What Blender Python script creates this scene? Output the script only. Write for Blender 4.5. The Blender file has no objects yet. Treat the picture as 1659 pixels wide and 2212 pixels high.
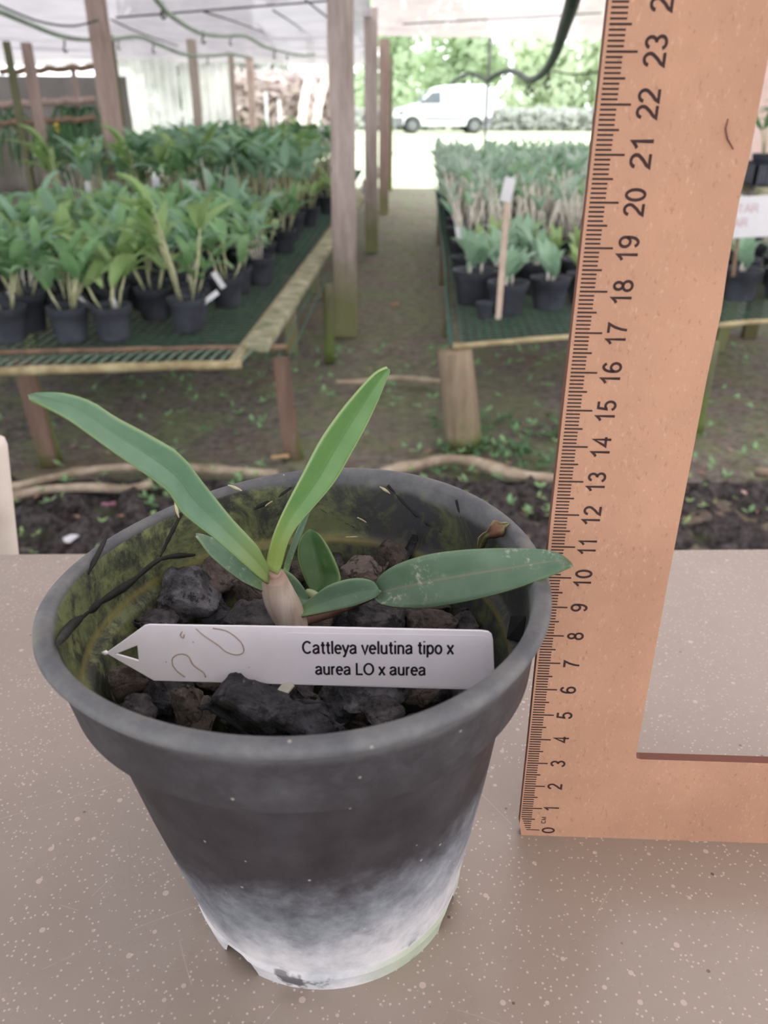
import bpy, bmesh, math, random
from mathutils import Vector, Matrix, noise
random.seed(7)
PI = math.pi
SC = bpy.context.scene
COL = SC.collection

# ------------------------------------------------------------------ camera, sky, light, exposure
F = 1741.0; CX, CY = 829.5, 1106.0
PITCH = math.radians(26.7); ROLL = math.radians(0.25)
HC = 1.0; TZ = HC - 0.219                      # camera height, table top height (m)
CAM = Vector((0, 0, HC))
_f = Vector((0, math.cos(PITCH), -math.sin(PITCH)))
_u0 = Vector((0, math.sin(PITCH), math.cos(PITCH))); _r0 = Vector((1, 0, 0))
_r = _r0 * math.cos(ROLL) + _u0 * math.sin(ROLL)
_u = -_r0 * math.sin(ROLL) + _u0 * math.cos(ROLL)
cd = bpy.data.cameras.new('camera'); cam = bpy.data.objects.new('camera', cd); COL.objects.link(cam)
m3 = Matrix((_r, _u, -_f)).transposed()
cam.matrix_world = Matrix.Translation(CAM) @ m3.to_4x4()
cd.sensor_fit = 'VERTICAL'; cd.sensor_height = 24.0; cd.lens = F / 2212 * 24.0
cd.clip_start = 0.01; cd.clip_end = 300
cd.dof.use_dof = True; cd.dof.focus_distance = 0.245; cd.dof.aperture_fstop = 12.5
SC.camera = cam

W = bpy.data.worlds.new('world'); SC.world = W; W.use_nodes = True
_bg = W.node_tree.nodes['Background']
_bg.inputs[0].default_value = (0.95, 0.97, 1.0, 1); _bg.inputs[1].default_value = 3.75
SC.view_settings.view_transform = 'Standard'; SC.view_settings.look = 'None'
SC.view_settings.exposure = 0.0; SC.view_settings.gamma = 1.0
SC.view_settings.use_curve_mapping = False
SC.cycles.max_bounces = 8; SC.cycles.transparent_max_bounces = 12

# ------------------------------------------------------------------ helpers
def ray(x, y): return (_f * F + _r * (x - CX) + _u * (CY - y))
def PY(x, y, Y):                # the point seen at a pixel, Y metres ahead
    r = ray(x, y); return CAM + r * (Y / r.y)
def PZ(x, y, z=0.0):            # the point seen at a pixel at height z
    r = ray(x, y); return CAM + r * ((z - HC) / r.z)
def cmz(x, y, zc): return PZ(x, y, TZ + zc / 100)
def cmy(x, y, yc): return PY(x, y, yc / 100)

def lin(c):
    c = c / 255
    return c / 12.92 if c <= 0.04045 else ((c + 0.055) / 1.055) ** 2.4
def rgb(c): return (lin(c[0]), lin(c[1]), lin(c[2]), 1)

class NT:
    def __init__(s, name):
        s.m = bpy.data.materials.new(name); s.m.use_nodes = True
        s.t = s.m.node_tree; s.b = s.t.nodes['Principled BSDF']; s.out = s.t.nodes['Material Output']
        s.tc = s.n('ShaderNodeTexCoord'); s.co = s.tc.outputs['Object']
    def n(s, ty, **k):
        nd = s.t.nodes.new(ty)
        for a, v in k.items(): setattr(nd, a, v)
        return nd
    def l(s, a, b): s.t.links.new(a, b)
    def put(s, sock, v):
        if isinstance(v, (tuple, list)) and len(v) == 3 and sock.type == 'RGBA': v = rgb(v)
        if hasattr(v, 'default_value') or hasattr(v, 'is_linked'): s.l(v, sock)
        else: sock.default_value = v
    def map(s, sc=(1, 1, 1), rot=(0, 0, 0), loc=(0, 0, 0), co=None):
        nd = s.n('ShaderNodeMapping'); s.l(co or s.co, nd.inputs[0])
        nd.inputs['Scale'].default_value = sc; nd.inputs['Rotation'].default_value = rot; nd.inputs['Location'].default_value = loc
        return nd.outputs[0]
    def noise(s, scale, detail=4, rough=0.6, co=None, dist=0.0):
        nd = s.n('ShaderNodeTexNoise'); s.l(co or s.co, nd.inputs['Vector'])
        nd.inputs['Scale'].default_value = scale; nd.inputs['Detail'].default_value = detail
        nd.inputs['Roughness'].default_value = rough; nd.inputs['Distortion'].default_value = dist
        return nd.outputs['Fac']
    def vor(s, scale, feature='F1', co=None, rnd=1.0, out='Distance'):
        nd = s.n('ShaderNodeTexVoronoi', feature=feature); s.l(co or s.co, nd.inputs['Vector'])
        nd.inputs['Scale'].default_value = scale; nd.inputs['Randomness'].default_value = rnd
        return nd.outputs[out]
    def ramp(s, fac, stops, interp='LINEAR'):
        nd = s.n('ShaderNodeValToRGB'); s.l(fac, nd.inputs[0]); cr = nd.color_ramp; cr.interpolation = interp
        while len(cr.elements) < len(stops): cr.elements.new(0.5)
        for e, (p, c) in zip(cr.elements, stops):
            e.position = p; e.color = (c, c, c, 1) if isinstance(c, (int, float)) else rgb(c)
        return nd.outputs[0]
    def mix(s, fac, a, b, mode='MIX'):
        nd = s.n('ShaderNodeMix', data_type='RGBA', blend_type=mode)
        s.put(nd.inputs[0], fac); s.put(nd.inputs[6], a); s.put(nd.inputs[7], b)
        return nd.outputs[2]
    def math(s, op, a, b=0.0):
        nd = s.n('ShaderNodeMath', operation=op); s.put(nd.inputs[0], a); s.put(nd.inputs[1], b)
        return nd.outputs[0]
    def mr(s, v, a, b, c=0.0, d=1.0, smooth=False):
        nd = s.n('ShaderNodeMapRange'); nd.interpolation_type = 'SMOOTHSTEP' if smooth else 'LINEAR'
        s.put(nd.inputs[0], v)
        for i, q in enumerate((a, b, c, d)): nd.inputs[1 + i].default_value = q
        return nd.outputs[0]
    def sep(s, co=None):
        nd = s.n('ShaderNodeSeparateXYZ'); s.l(co or s.co, nd.inputs[0]); return nd.outputs
    def bump(s, h, strength=0.3, dist=0.001):
        nd = s.n('ShaderNodeBump'); s.l(h, nd.inputs['Height']); nd.inputs['Strength'].default_value = strength
        nd.inputs['Distance'].default_value = dist; s.l(nd.outputs[0], s.b.inputs['Normal'])
    def set(s, base=None, rough=None, **k):
        if base is not None: s.put(s.b.inputs['Base Color'], base)
        if rough is not None: s.put(s.b.inputs['Roughness'], rough)
        for a, v in k.items(): s.put(s.b.inputs[a.replace('_', ' ')], v)
        return s.m

def simple(name, c1, c2=None, scale=40, rough=0.7, bump=0.0, bdist=0.002, trans=0.0, lo=0.35, hi=0.65, spec=0.3):
    t = NT(name); c2 = c2 or tuple(int(v * 0.8) for v in c1)
    nz = t.noise(scale, 5)
    t.set(t.mix(t.mr(nz, lo, hi), c1, c2), rough); t.b.inputs['Specular IOR Level'].default_value = spec
    if bump: t.bump(nz, bump, bdist)
    if trans:
        tr = t.n('ShaderNodeBsdfTranslucent'); tr.inputs[0].default_value = rgb(c1)
        ms = t.n('ShaderNodeMixShader'); ms.inputs[0].default_value = trans
        t.l(t.b.outputs[0], ms.inputs[1]); t.l(tr.outputs[0], ms.inputs[2]); t.l(ms.outputs[0], t.out.inputs[0])
    return t.m

def mk(name, verts, faces, mat=None, parent=None, smooth=True):
    me = bpy.data.meshes.new(name); me.from_pydata([tuple(v) for v in verts], [], faces); me.update()
    if smooth: me.polygons.foreach_set('use_smooth', [True] * len(me.polygons))
    if mat: me.materials.append(mat)
    o = bpy.data.objects.new(name, me); COL.objects.link(o)
    if parent: o.parent = parent
    return o
def tag(o, label, cat, group=None, kind=None):
    if label: o['label'] = label
    if cat: o['category'] = cat
    if group: o['group'] = group
    if kind: o['kind'] = kind
    return o
def struct(o, label=None):
    o['kind'] = 'structure'
    if label: o['label'] = label
    return o
def empty(name, loc, label=None, cat=None, group=None):
    o = bpy.data.objects.new(name, None); o.location = loc; o.empty_display_size = 0.01; COL.objects.link(o)
    return tag(o, label, cat, group)
class MB:
    def __init__(s): s.v = []; s.f = []
    def add(s, vs, fs):
        k = len(s.v); s.v += [Vector(v) for v in vs]; s.f += [tuple(i + k for i in f) for f in fs]
    def box(s, lo, hi):
        x0, y0, z0 = lo; x1, y1, z1 = hi
        s.add([(x0,y0,z0),(x1,y0,z0),(x1,y1,z0),(x0,y1,z0),(x0,y0,z1),(x1,y0,z1),(x1,y1,z1),(x0,y1,z1)],
              [(3,2,1,0),(4,5,6,7),(0,1,5,4),(1,2,6,5),(2,3,7,6),(3,0,4,7)])
    def tube(s, pts, rad, n=8, cap=True, squash=1.0):
        pts = [Vector(p) for p in pts]; k = len(s.v); m = len(pts)
        if not hasattr(rad, '__len__'): rad = [rad] * m
        prev = None
        for i, p in enumerate(pts):
            d = (pts[min(i + 1, m - 1)] - pts[max(i - 1, 0)]).normalized()
            if prev is None:
                a = Vector((0, 0, 1)) if abs(d.z) < 0.9 else Vector((1, 0, 0)); e = d.cross(a).normalized()
            else:
                e = (prev - d * prev.dot(d)).normalized()
            prev = e; g = d.cross(e)
            for j in range(n):
                t = 2 * PI * j / n; s.v.append(p + e * (math.cos(t) * rad[i]) + g * (math.sin(t) * rad[i] * squash))
        for i in range(m - 1):
            for j in range(n):
                a = k + i * n + j; b = k + i * n + (j + 1) % n; s.f.append((a, b, b + n, a + n))
        if cap:
            s.f.append(tuple(k + j for j in range(n))[::-1]); s.f.append(tuple(k + (m - 1) * n + j for j in range(n)))
    def beam(s, a, b, w, h):      # a board from a to b, w wide, h high
        a = Vector(a); b = Vector(b); d = (b - a).normalized()
        up = Vector((0, 0, 1)) if abs(d.z) < 0.9 else Vector((0, 1, 0))
        e = d.cross(up).normalized() * (w / 2); g = e.cross(d).normalized() * (h / 2)
        s.add([a-e-g, a+e-g, a+e+g, a-e+g, b-e-g, b+e-g, b+e+g, b-e+g],
              [(0,1,2,3),(7,6,5,4),(0,4,5,1),(1,5,6,2),(2,6,7,3),(3,7,4,0)])
    def build(s, name, mat, parent=None, smooth=True, org=None):
        v = s.v
        if org is not None: v = [p - org for p in v]
        o = mk(name, v, s.f, mat, parent, smooth)
        if org is not None: o.location = org
        return o
def bevel(o, w, seg=2):
    m = o.modifiers.new('bevel', 'BEVEL'); m.width = w; m.segments = seg; m.limit_method = 'ANGLE'; return o
def catmull(P, n):
    out = []; m = len(P)
    for i in range(m - 1):
        p0 = P[max(i-1, 0)]; p1 = P[i]; p2 = P[i+1]; p3 = P[min(i+2, m-1)]
        for k in range(n):
            t = k / n
            out.append(tuple(0.5 * ((2*b) + (-a+c)*t + (2*a-5*b+4*c-d)*t*t + (-a+3*b-3*c+d)*t**3) for a, b, c, d in zip(p0, p1, p2, p3)))
    out.append(tuple(P[-1])); return out

# ------------------------------------------------------------------ materials
def wood_mat(name, c1, c2, moss=None, h0=0.15, h1=0.45):
    t = NT(name); co = t.map((1, 1, 0.12)); nz = t.noise(35, 6, 0.65, co)
    col = t.mix(t.mr(nz, 0.3, 0.7), c1, c2)
    if moss:
        z = t.sep()[2]; j = t.math('ADD', z, t.math('MULTIPLY', t.noise(9, 4), 0.5))
        col = t.mix(t.mr(j, h0 + 0.25, h1 + 0.25, 0.85, 0.0, True), col, moss)
    t.set(col, 0.9); t.b.inputs['Specular IOR Level'].default_value = 0.15; t.bump(nz, 0.5, 0.004)
    return t.m
M_post = wood_mat('weathered_timber', (190,176,170), (146,132,126), (112,118,72), 0.1, 0.5)
M_postbrown = wood_mat('brown_timber', (180,158,150), (142,122,114), (120,122,80), 0.0, 0.35)
M_leg = wood_mat('red_brown_board', (128,106,94), (96,78,68), (84,92,52), -0.05, 0.12)
M_log = wood_mat('pale_log', (158,142,122), (120,106,88), (88,100,52), -0.05, 0.16)
M_green_pole = wood_mat('mossy_bamboo', (116,116,92), (90,92,68), (96,112,56), 0.0, 0.3)
M_postfar = wood_mat('faded_timber', (198,184,172), (164,150,138), (140,140,110), 0.0, 0.3)
M_bamboo = simple('dry_bamboo', (176,164,128), (138,124,92), 18, 0.6, 0.2)
M_brownpole = simple('brown_pole', (142,118,98), (108,88,72), 22, 0.8, 0.3)
M_mossplank = simple('mossy_plank', (176,170,146), (112,118,86), 14, 0.9, 0.5)
M_plank = simple('bleached_plank', (186,172,152), (136,120,102), 12, 0.9, 0.5)
M_net = simple('green_plastic_net', (64,104,90), (44,80,70), 30, 0.6)
M_wire = simple('pale_green_wire', (130,148,130), (96,118,102), 30, 0.6)
M_hose_pale = simple('pale_hose', (166,178,162), (138,152,138), 10, 0.6)
M_hose_dark = simple('dark_hose', (78,92,84), (54,66,60), 10, 0.55)
M_hook = simple('dark_hook', (70,72,70), (50,52,50), 20, 0.7)
M_black = simple('black_plastic', (62,62,66), (44,44,48), 12, 0.6)
M_potfar = simple('grey_black_plastic', (82,85,96), (56,58,66), 9, 0.6)
M_gravel = simple('dark_gravel', (58,56,54), (34,32,30), 60, 0.95, 0.8)
M_cane = simple('pale_canes', (196,194,160), (158,162,120), 30, 0.7)
M_canewhite = simple('papery_canes', (232,228,218), (200,194,178), 30, 0.7)
LEAFM = [simple('leaf_mid_green', (146,184,134), (112,156,104), 8, 0.45, trans=0.3),
         simple('leaf_blue_green', (162,194,166), (126,166,136), 8, 0.45, trans=0.3),
         simple('leaf_yellow_green', (164,190,130), (134,168,102), 8, 0.45, trans=0.3),
         simple('leaf_dark_green', (98,136,94), (76,112,76), 8, 0.45, trans=0.25),
         simple('leaf_pale_green', (186,208,190), (152,180,160), 8, 0.45, trans=0.35)]
M_white = simple('white_plastic', (226,226,230), (214,214,218), 8, 0.45)
M_steel = simple('grey_steel', (130,132,134), (110,112,114), 8, 0.5)

# ground: damp soil with moss
t = NT('mossy_soil')
a = t.noise(1.6, 6, 0.6); b = t.noise(26, 8, 0.78); c = t.noise(5, 5, 0.65)
soil = t.mix(t.mr(b, 0.35, 0.68), (74,69,64), (150,142,134))
col = t.mix(t.mr(c, 0.44, 0.60, 0, 0.9), soil, t.mix(t.mr(b, 0.3, 0.7), (86,96,68), (142,150,116)))
col = t.mix(t.mr(a, 0.52, 0.66, 0, 0.5), col, (122,98,90))
_x = t.sep(); _xx = t.math('ADD', _x[0], t.math('MULTIPLY', t.math('SUBTRACT', t.noise(2.5, 4), 0.5), 0.5)); _xx = t.math('SUBTRACT', _xx, t.math('MULTIPLY', _x[1], 0.015))
_m = t.math('MULTIPLY', t.mr(t.math('ABSOLUTE', t.math('SUBTRACT', _xx, 0.06)), 0.22, 0.5, 1, 0, True), t.mr(_x[1], 2.2, 3.0, 0, 1, True))
b = t.noise(22, 6, 0.7); c = t.noise(3.2, 5, 0.65)
pc = t.mix(t.mr(c, 0.4, 0.62), t.mix(t.mr(b, 0.3, 0.7), (92,84,76), (144,136,124)), t.mix(t.mr(b, 0.3, 0.7), (92,98,74), (136,142,112)))
col = t.mix(_m, col, pc); t.set(col, 0.95); t.b.inputs['Specular IOR Level'].default_value = 0.15; t.bump(b, 0.9, 0.02); M_soil = t.m
t = NT('black_rubble')
b = t.noise(45, 6, 0.75); c = t.noise(9, 4)
col = t.mix(t.mr(b, 0.4, 0.7), (54,50,50), (124,116,114)); col = t.mix(t.mr(c, 0.6, 0.72, 0, 0.7), col, (84,98,58))
t.set(col, 0.95); t.b.inputs['Specular IOR Level'].default_value = 0.2; t.bump(b, 1.0, 0.02); M_rubble = t.m
M_lawn = simple('dry_bright_lawn', (214,220,190), (186,198,160), 0.8, 0.95)

# ------------------------------------------------------------------ ground
def hgrid(name, x0, x1, y0, y1, nx, ny, amp, sc, mat, z=0.0):
    vs = []; fs = []
    for j in range(ny + 1):
        for i in range(nx + 1):
            x = x0 + (x1 - x0) * i / nx; y = y0 + (y1 - y0) * j / ny
            e = 1 if 0 < i < nx and 0 < j < ny else 0
            h = noise.fractal(Vector((x * sc, y * sc, 0.3)), 0.8, 2.1, 4) * amp * e
            vs.append((x, y, z + h))
    for j in range(ny):
        for i in range(nx):
            q = j * (nx + 1) + i; fs.append((q, q + 1, q + nx + 2, q + nx + 1))
    return mk(name, vs, fs, mat)
g = struct(hgrid('floor_soil', -12, 12, -6, 11.9, 240, 180, 0.022, 3.0, M_soil))
g = struct(hgrid('lawn_outside', -45, 45, 11.9, 90, 40, 40, 0.0, 1, M_lawn, 0.0))
g = tag(hgrid('black_rubble', -1.6, 2.4, 1.45, 2.16, 200, 60, 0.05, 14.0, M_rubble, 0.015),
        'strip of crumbly black rubble on the ground just behind the table', 'rubble', kind='stuff')

def ribbon(name, pix, w, h, mat, label, cat, z=0.03, group=None):
    mb = MB(); P = [PZ(x, y, z) for x, y in pix]; P = [Vector(p) for p in catmull(P, 5)]
    n = len(P); vs = []; fs = []
    for i, p in enumerate(P):
        d = (P[min(i+1, n-1)] - P[max(i-1, 0)]).normalized(); e = d.cross(Vector((0,0,1))).normalized()
        ww = w * (0.8 + 0.35 * noise.noise(p * 9)) * (1 if 0 < i < n - 1 else 0.5)
        up = Vector((0,0,h)); j = noise.noise(p * 14) * 0.012
        vs += [p - e*ww/2, p + e*ww/2, p + e*ww*0.45 + up + Vector((0,0,j)), p + up*1.25, p - e*ww*0.45 + up - Vector((0,0,j))]
    for i in range(n - 1):
        for j in range(5):
            a = i*5 + j; b = i*5 + (j+1) % 5; fs.append((a, b, b+5, a+5))
    fs.append((4,3,2,1,0)); k = (n-1)*5; fs.append((k,k+1,k+2,k+3,k+4))
    o = mk(name, vs, fs, mat); return tag(o, label, cat, group)
ribbon('weathered_plank', [(18,1062),(110,1040),(200,1022),(330,1014),(440,1020),(600,1030)], 0.035, 0.018, M_plank, 'bleached bent plank edging the rubble strip, left of the pot', 'plank')
ribbon('weathered_plank', [(10,1082),(90,1064),(180,1058),(270,1062),(330,1050)], 0.035, 0.016, M_plank, 'shorter bleached strip in front of the bent edging plank at left', 'plank')
ribbon('weathered_plank', [(820,1030),(900,1010),(960,998),(1020,1004),(1110,1030),(1200,1042)], 0.045, 0.02, M_plank, 'arched bleached plank edging the rubble strip behind the pot rim', 'plank')
ribbon('weathered_plank', [(725,830),(780,828),(850,820),(960,828)], 0.03, 0.014, M_plank, 'thin split plank lying across the path', 'plank')
ribbon('weathered_plank', [(1630,1027),(1700,1026)], 0.04, 0.02, M_plank, 'pale plank end on soil at the far right behind the ruler', 'plank')

# litter and weeds
def scatter(name, n, xr, yr, s0, s1, mat, label, cat, tilt=0.5, z=0.03, blades=1):
    mb = MB()
    for _ in range(n):
        x = random.uniform(*xr); y = random.uniform(*yr); c = Vector((x, y, z + random.uniform(0, 0.01)))
        for b in range(blades):
            s = random.uniform(s0, s1); a = random.uniform(0, 2*PI); tl = random.uniform(0.05, tilt)
            d = Vector((math.cos(a)*math.cos(tl), math.sin(a)*math.cos(tl), math.sin(tl))); e = Vector((-math.sin(a), math.cos(a), 0))
            up = Vector((0,0,s*0.08))
            mb.add([c, c + d*s*0.5 + e*s*0.25, c + d*s, c + d*s*0.5 - e*s*0.25, c + d*s*0.5 + up + e*0.0], [(0,1,4),(1,2,4),(2,3,4),(3,0,4)])
    return tag(mb.build(name, mat), label, cat, kind='stuff')
scatter('weeds', 420, (-1.6, 2.2), (1.9, 3.6), 0.012, 0.035, LEAFM[0], 'small green weeds sprouting from the soil under the benches', 'weeds', 1.0, blades=5)
scatter('weeds', 160, (-1.2, 2.0), (1.6, 2.15), 0.008, 0.022, LEAFM[2], 'tiny yellow green sprouts in the black rubble', 'weeds', 1.0, 0.05, blades=4)
scatter('leaf_litter', 420, (-1.6, 2.4), (1.7, 5.5), 0.015, 0.04, simple('dead_leaf', (148,118,96), (112,84,68), 15, 0.9), 'dry brown leaf litter scattered over the soil', 'leaf litter', 0.3)
scatter('leaf_litter', 130, (-1.6, 2.4), (1.6, 5.0), 0.012, 0.03, simple('faded_leaf', (186,158,148), (160,130,124), 15, 0.9), 'faded pinkish leaf fragments scattered over the soil', 'leaf litter', 0.3)
scatter('moss_clumps', 200, (0.15, 0.75), (2.15, 2.7), 0.015, 0.035, LEAFM[3], 'dense low green moss tufts around the foot of the pale log leg', 'moss', 1.0, 0.02, blades=5)

def flatleaf(px, py, s, mat, label, ang=0.3):
    c = PZ(px, py, 0.03); vs = []; n = 10
    for i in range(n):
        a = 2*PI*i/n; vs.append((math.cos(a)*s, math.sin(a)*s*0.45, 0.004*math.sin(3*a)))
    vs = vs + [(x, y, z+0.003) for x, y, z in vs]; vs.append((0,0,s*0.25))
    fs = [(i,(i+1)%n,(i+1)%n+n,i+n) for i in range(n)] + [(i+n,(i+1)%n+n,2*n) for i in range(n)] + [tuple(range(n))[::-1]]
    o = mk('fallen_leaf', vs, fs, mat); o.location = c; o.rotation_euler = (0.1, 0, ang); tag(o, label, 'leaf'); return o
M_orangeleaf = simple('orange_leaf', (196,150,118), (170,120,90), 12, 0.8)
flatleaf(853, 657, 0.022, M_orangeleaf, 'small orange pink dead leaf in the middle of the path')
flatleaf(605, 987, 0.03, simple('tan_leaf', (196,168,130), (166,138,100), 12, 0.8), 'tan dead leaf at the foot of the left bench leg')
flatleaf(160, 1158, 0.035, M_white, 'white scrap lying on black rubble left of the pot', 1.2).name = 'white_scrap'
flatleaf(235, 1090, 0.02, simple('pink_petal', (168,120,140), (150,100,120), 12, 0.8), 'pink fallen petal on black rubble left of the pot').name = 'fallen_petal'

# ------------------------------------------------------------------ timber posts
def post(name, px, py, w, top, mat, label, d=None, Y=None, pw=None, cat='post', group=None, zb=0.0):
    b = PZ(px, py, zb) if Y is None else PY(px, py, Y)
    b.z = zb; d = d or w * 0.8
    mb = MB(); n = 9
    for k in range(n + 1):
        z = (top - zb) * k / n
        j = [Vector((noise.noise(Vector((px*0.1+q, z*3, 0)))*0.006, noise.noise(Vector((px*0.1+q, z*3, 9)))*0.006, z)) for q in range(4)]
        c = [(-w/2,-d/2),(w/2,-d/2),(w/2,d/2),(-w/2,d/2)]
        mb.v += [Vector((cx, cy, 0)) + jj for (cx, cy), jj in zip(c, j)]
    for k in range(n):
        for q in range(4):
            a = k*4+q; bb = k*4+(q+1)%4; mb.f.append((a,bb,bb+4,a+4))
    mb.f += [(3,2,1,0), tuple(n*4+q for q in range(4))]
    o = mb.build(name, mat, smooth=False); o.location = b; bevel(o, 0.004); return tag(o, label, cat, group)
post('timber_post', 748, 725, 0.108, 1.62, M_post, 'tall weathered timber post nearest, standing beside the path')
post('timber_post', 803, 545, 0.092, 1.60, M_post, 'second weathered timber post along the path with dark green foot')
post('timber_post', 829, 462, 0.10, 1.58, M_postbrown, 'third timber post along the path, partly behind the second')
post('timber_post', 843, 414, 0.05, 1.56, M_green_pole, 'thin dark farthest post at the path end where grass begins')
post('timber_post', 250, 330, 0.095, 1.5, M_postbrown, 'thick pinkish brown post at the far side of the left bench', Y=4.9)
post('timber_post', 76, 440, 0.036, 1.3, M_green_pole, 'slim greenish post near the left edge of the netting house', Y=4.9)
post('timber_post', 116, 450, 0.05, 1.3, M_postbrown, 'tan post just right of the slim greenish post at left', Y=5.0)
post('timber_post', 432, 300, 0.075, 1.55, M_postfar, 'brown grey post standing in front of the white plastic wall', Y=8.2)
post('timber_post', 272, 320, 0.035, 1.5, M_green_pole, 'thin mossy post right of the thick pinkish post', Y=7.5)
post('timber_post', 510, 285, 0.06, 1.7, M_postfar, 'slim greenish post at the right end of the white plastic wall', Y=10.5)
post('timber_post', 548, 280, 0.09, 1.75, simple('peach_timber', (226,204,192), (200,176,162), 9, 0.9), 'pale peach coloured post just beyond the white plastic wall', Y=11.5)
post('steel_pole', 1047, 305, 0.028, 1.62, M_steel, 'thin grey steel pole standing in front of the white van', Y=9.3)
post('white_stake', 578, 285, 0.05, 1.2, M_white, 'leaning white stake beyond the left bench', Y=14)
post('white_stake', 606, 285, 0.04, 1.1, M_white, 'shorter faint white stake right of its leaning neighbour', Y=15)
post('wide_post', 1648, 300, 0.26, 1.6, simple('pale_pink_board', (236,214,206), (220,196,188), 5, 0.9), 'pale pink upright board beyond the shelf, right of the ruler', Y=8)
post('timber_post', 180, 300, 0.04, 1.32, M_postbrown, 'faint brown upright inside the shaded bay at far left', Y=8)

# ------------------------------------------------------------------ roof netting, wall sheets
def tarp_mat(name, c, transp, transl):
    t = NT(name)
    w = t.noise(3, 5); col = t.mix(t.mr(w, 0.3, 0.7), c, tuple(int(v*0.88) for v in c)); t.set(col, 0.9)
    tl = t.n('ShaderNodeBsdfTranslucent'); t.l(col, tl.inputs[0])
    ms = t.n('ShaderNodeMixShader'); ms.inputs[0].default_value = transl; t.l(t.b.outputs[0], ms.inputs[1]); t.l(tl.outputs[0], ms.inputs[2])
    tp = t.n('ShaderNodeBsdfTransparent'); m2 = t.n('ShaderNodeMixShader'); m2.inputs[0].default_value = transp
    t.l(ms.outputs[0], m2.inputs[1]); t.l(tp.outputs[0], m2.inputs[2]); t.l(m2.outputs[0], t.out.inputs[0])
    return t.m
M_tarp = tarp_mat('roof_tarp', (186,178,184), 0.07, 0.36)
M_tarp2 = tarp_mat('pinkish_roof_tarp', (220,202,202), 0.14, 0.45)
M_sheet = tarp_mat('milky_plastic', (252,252,254), 0.35, 0.85)
def roof(name, x0, x1, y0, y1, z0, z1, mat, label, sag=0.03, seed=0.0, per=1.45):
    nx, ny = 50, 110; vs = []; fs = []
    for j in range(ny + 1):
        for i in range(nx + 1):
            x = x0 + (x1-x0)*i/nx; y = y0 + (y1-y0)*j/ny
            z = z0 + (z1-z0)*j/ny
            z -= sag * (abs(math.sin(PI*(y + 0.15*x + seed)/per))) + 0.5*sag*abs(math.sin(PI*(x+seed)/1.9))
            z += 0.02*noise.noise(Vector((x*1.3, y*1.3, seed)))
            vs.append((x, y, z))
    for j in range(ny):
        for i in range(nx):
            q = j*(nx+1)+i; fs.append((q, q+1, q+nx+2, q+nx+1))
    o = mk(name, vs, fs, mat)
    o['kind'] = 'structure'; o['label'] = label; return o
roof('ceiling_tarp', -7, -0.1, -2.5, 13.2, 1.64, 1.58, M_tarp, 'sagging grey shade cloth roof over the left bench', 0.055, 0.2)
roof('ceiling_cloth', -0.1, 7, -2.5, 9.6, 1.66, 1.66, M_tarp2, 'pinkish shade cloth roof over the right bench', 0.02, 0.7)

def sheet(name, pix, Y, z0, z1, mat, label, cat, wav=0.03, n=40):
    vs = []; fs = []; xa = PY(pix[0], 300, Y).x; xb = PY(pix[1], 300, Y).x
    for j in range(9):
        for i in range(n+1):
            x = xa + (xb-xa)*i/n; z = z0 + (z1-z0)*j/8
            vs.append((x, Y + wav*math.sin(i*1.1 + j*0.2) + wav*noise.noise(Vector((x*3, z*2, 1))), z))
    for j in range(8):
        for i in range(n): q = j*(n+1)+i; fs.append((q,q+1,q+n+2,q+n+1))
    o = mk(name, vs, fs, mat); m = o.modifiers.new('t', 'SOLIDIFY'); m.thickness = 0.002
    return tag(o, label, cat)
sheet('plastic_sheet', (262, 395), 11.6, 0.0, 1.55, M_sheet, 'wide milky plastic sheet hanging as a wall, left of the seam', 'plastic sheet')
sheet('plastic_sheet', (400, 512), 11.9, 0.0, 1.5, M_sheet, 'bright white plastic sheet hanging right of the wide sheet', 'plastic sheet')
sheet('shade_net', (-220, 285), 10.5, 0.0, 1.3, tarp_mat('brown_shade_net', (138,130,124), 0.12, 0.25), 'grey brown shade net closing the far left bay', 'net', 0.08)
for px0, px1, py, Y, r, lab in ((-30,205,222,7.6,0.03,'upper dark rail across the shaded left bay'), (-30,205,262,7.0,0.022,'lower dark rail across the shaded left bay'), (0,210,150,6.4,0.02,'dark rope bound rail along the drooping tarp hem at left')):
    mb = MB(); a = PY(px0, py+6, Y); b = PY(px1, py-6, Y); mb.tube([a + (b-a)*k/12 + Vector((0,0,0.008*math.sin(k*2.3))) for k in range(13)], r)
    tag(mb.build('cross_rail', M_brownpole if py != 222 else M_postbrown), lab, 'rail')
# dim hanging plants in the shaded bay
for k in range(16):
    mb = MB(); px = random.uniform(-20, 200); Y, _py = random.choice(((7.6, 222), (7.0, 262))); top = PY(px, _py + 8, Y)
    for q in range(7):
        a = random.uniform(0, 2*PI); L = random.uniform(0.15, 0.4)
        e = top + Vector((math.cos(a)*0.14, math.sin(a)*0.14, -L)); mb.tube([top + Vector((math.cos(a)*0.03,math.sin(a)*0.03,0)), (top+e)/2 + Vector((math.cos(a)*0.05,math.sin(a)*0.05,0.03)), e], [0.006,0.012,0.003], 5)
    o = mb.build('hanging_plant', LEAFM[3]); o['group'] = 'dim hanging plants in the shaded left bay'
    tag(o, 'dim grey green trailing plant hanging in the shaded left bay', 'plant')
mb = MB(); p = PY(120, 266, 6.97); mb.tube([p, p + Vector((0.012,0,-0.035)), p + Vector((0.004,0,-0.09))], [0.012,0.02,0.004], 6)
tag(mb.build('yellow_leaf', simple('yellow', (206,186,84), (180,160,70), 10, 0.6)), 'single yellow leaf hanging in the shaded bay at left', 'leaf')

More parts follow.
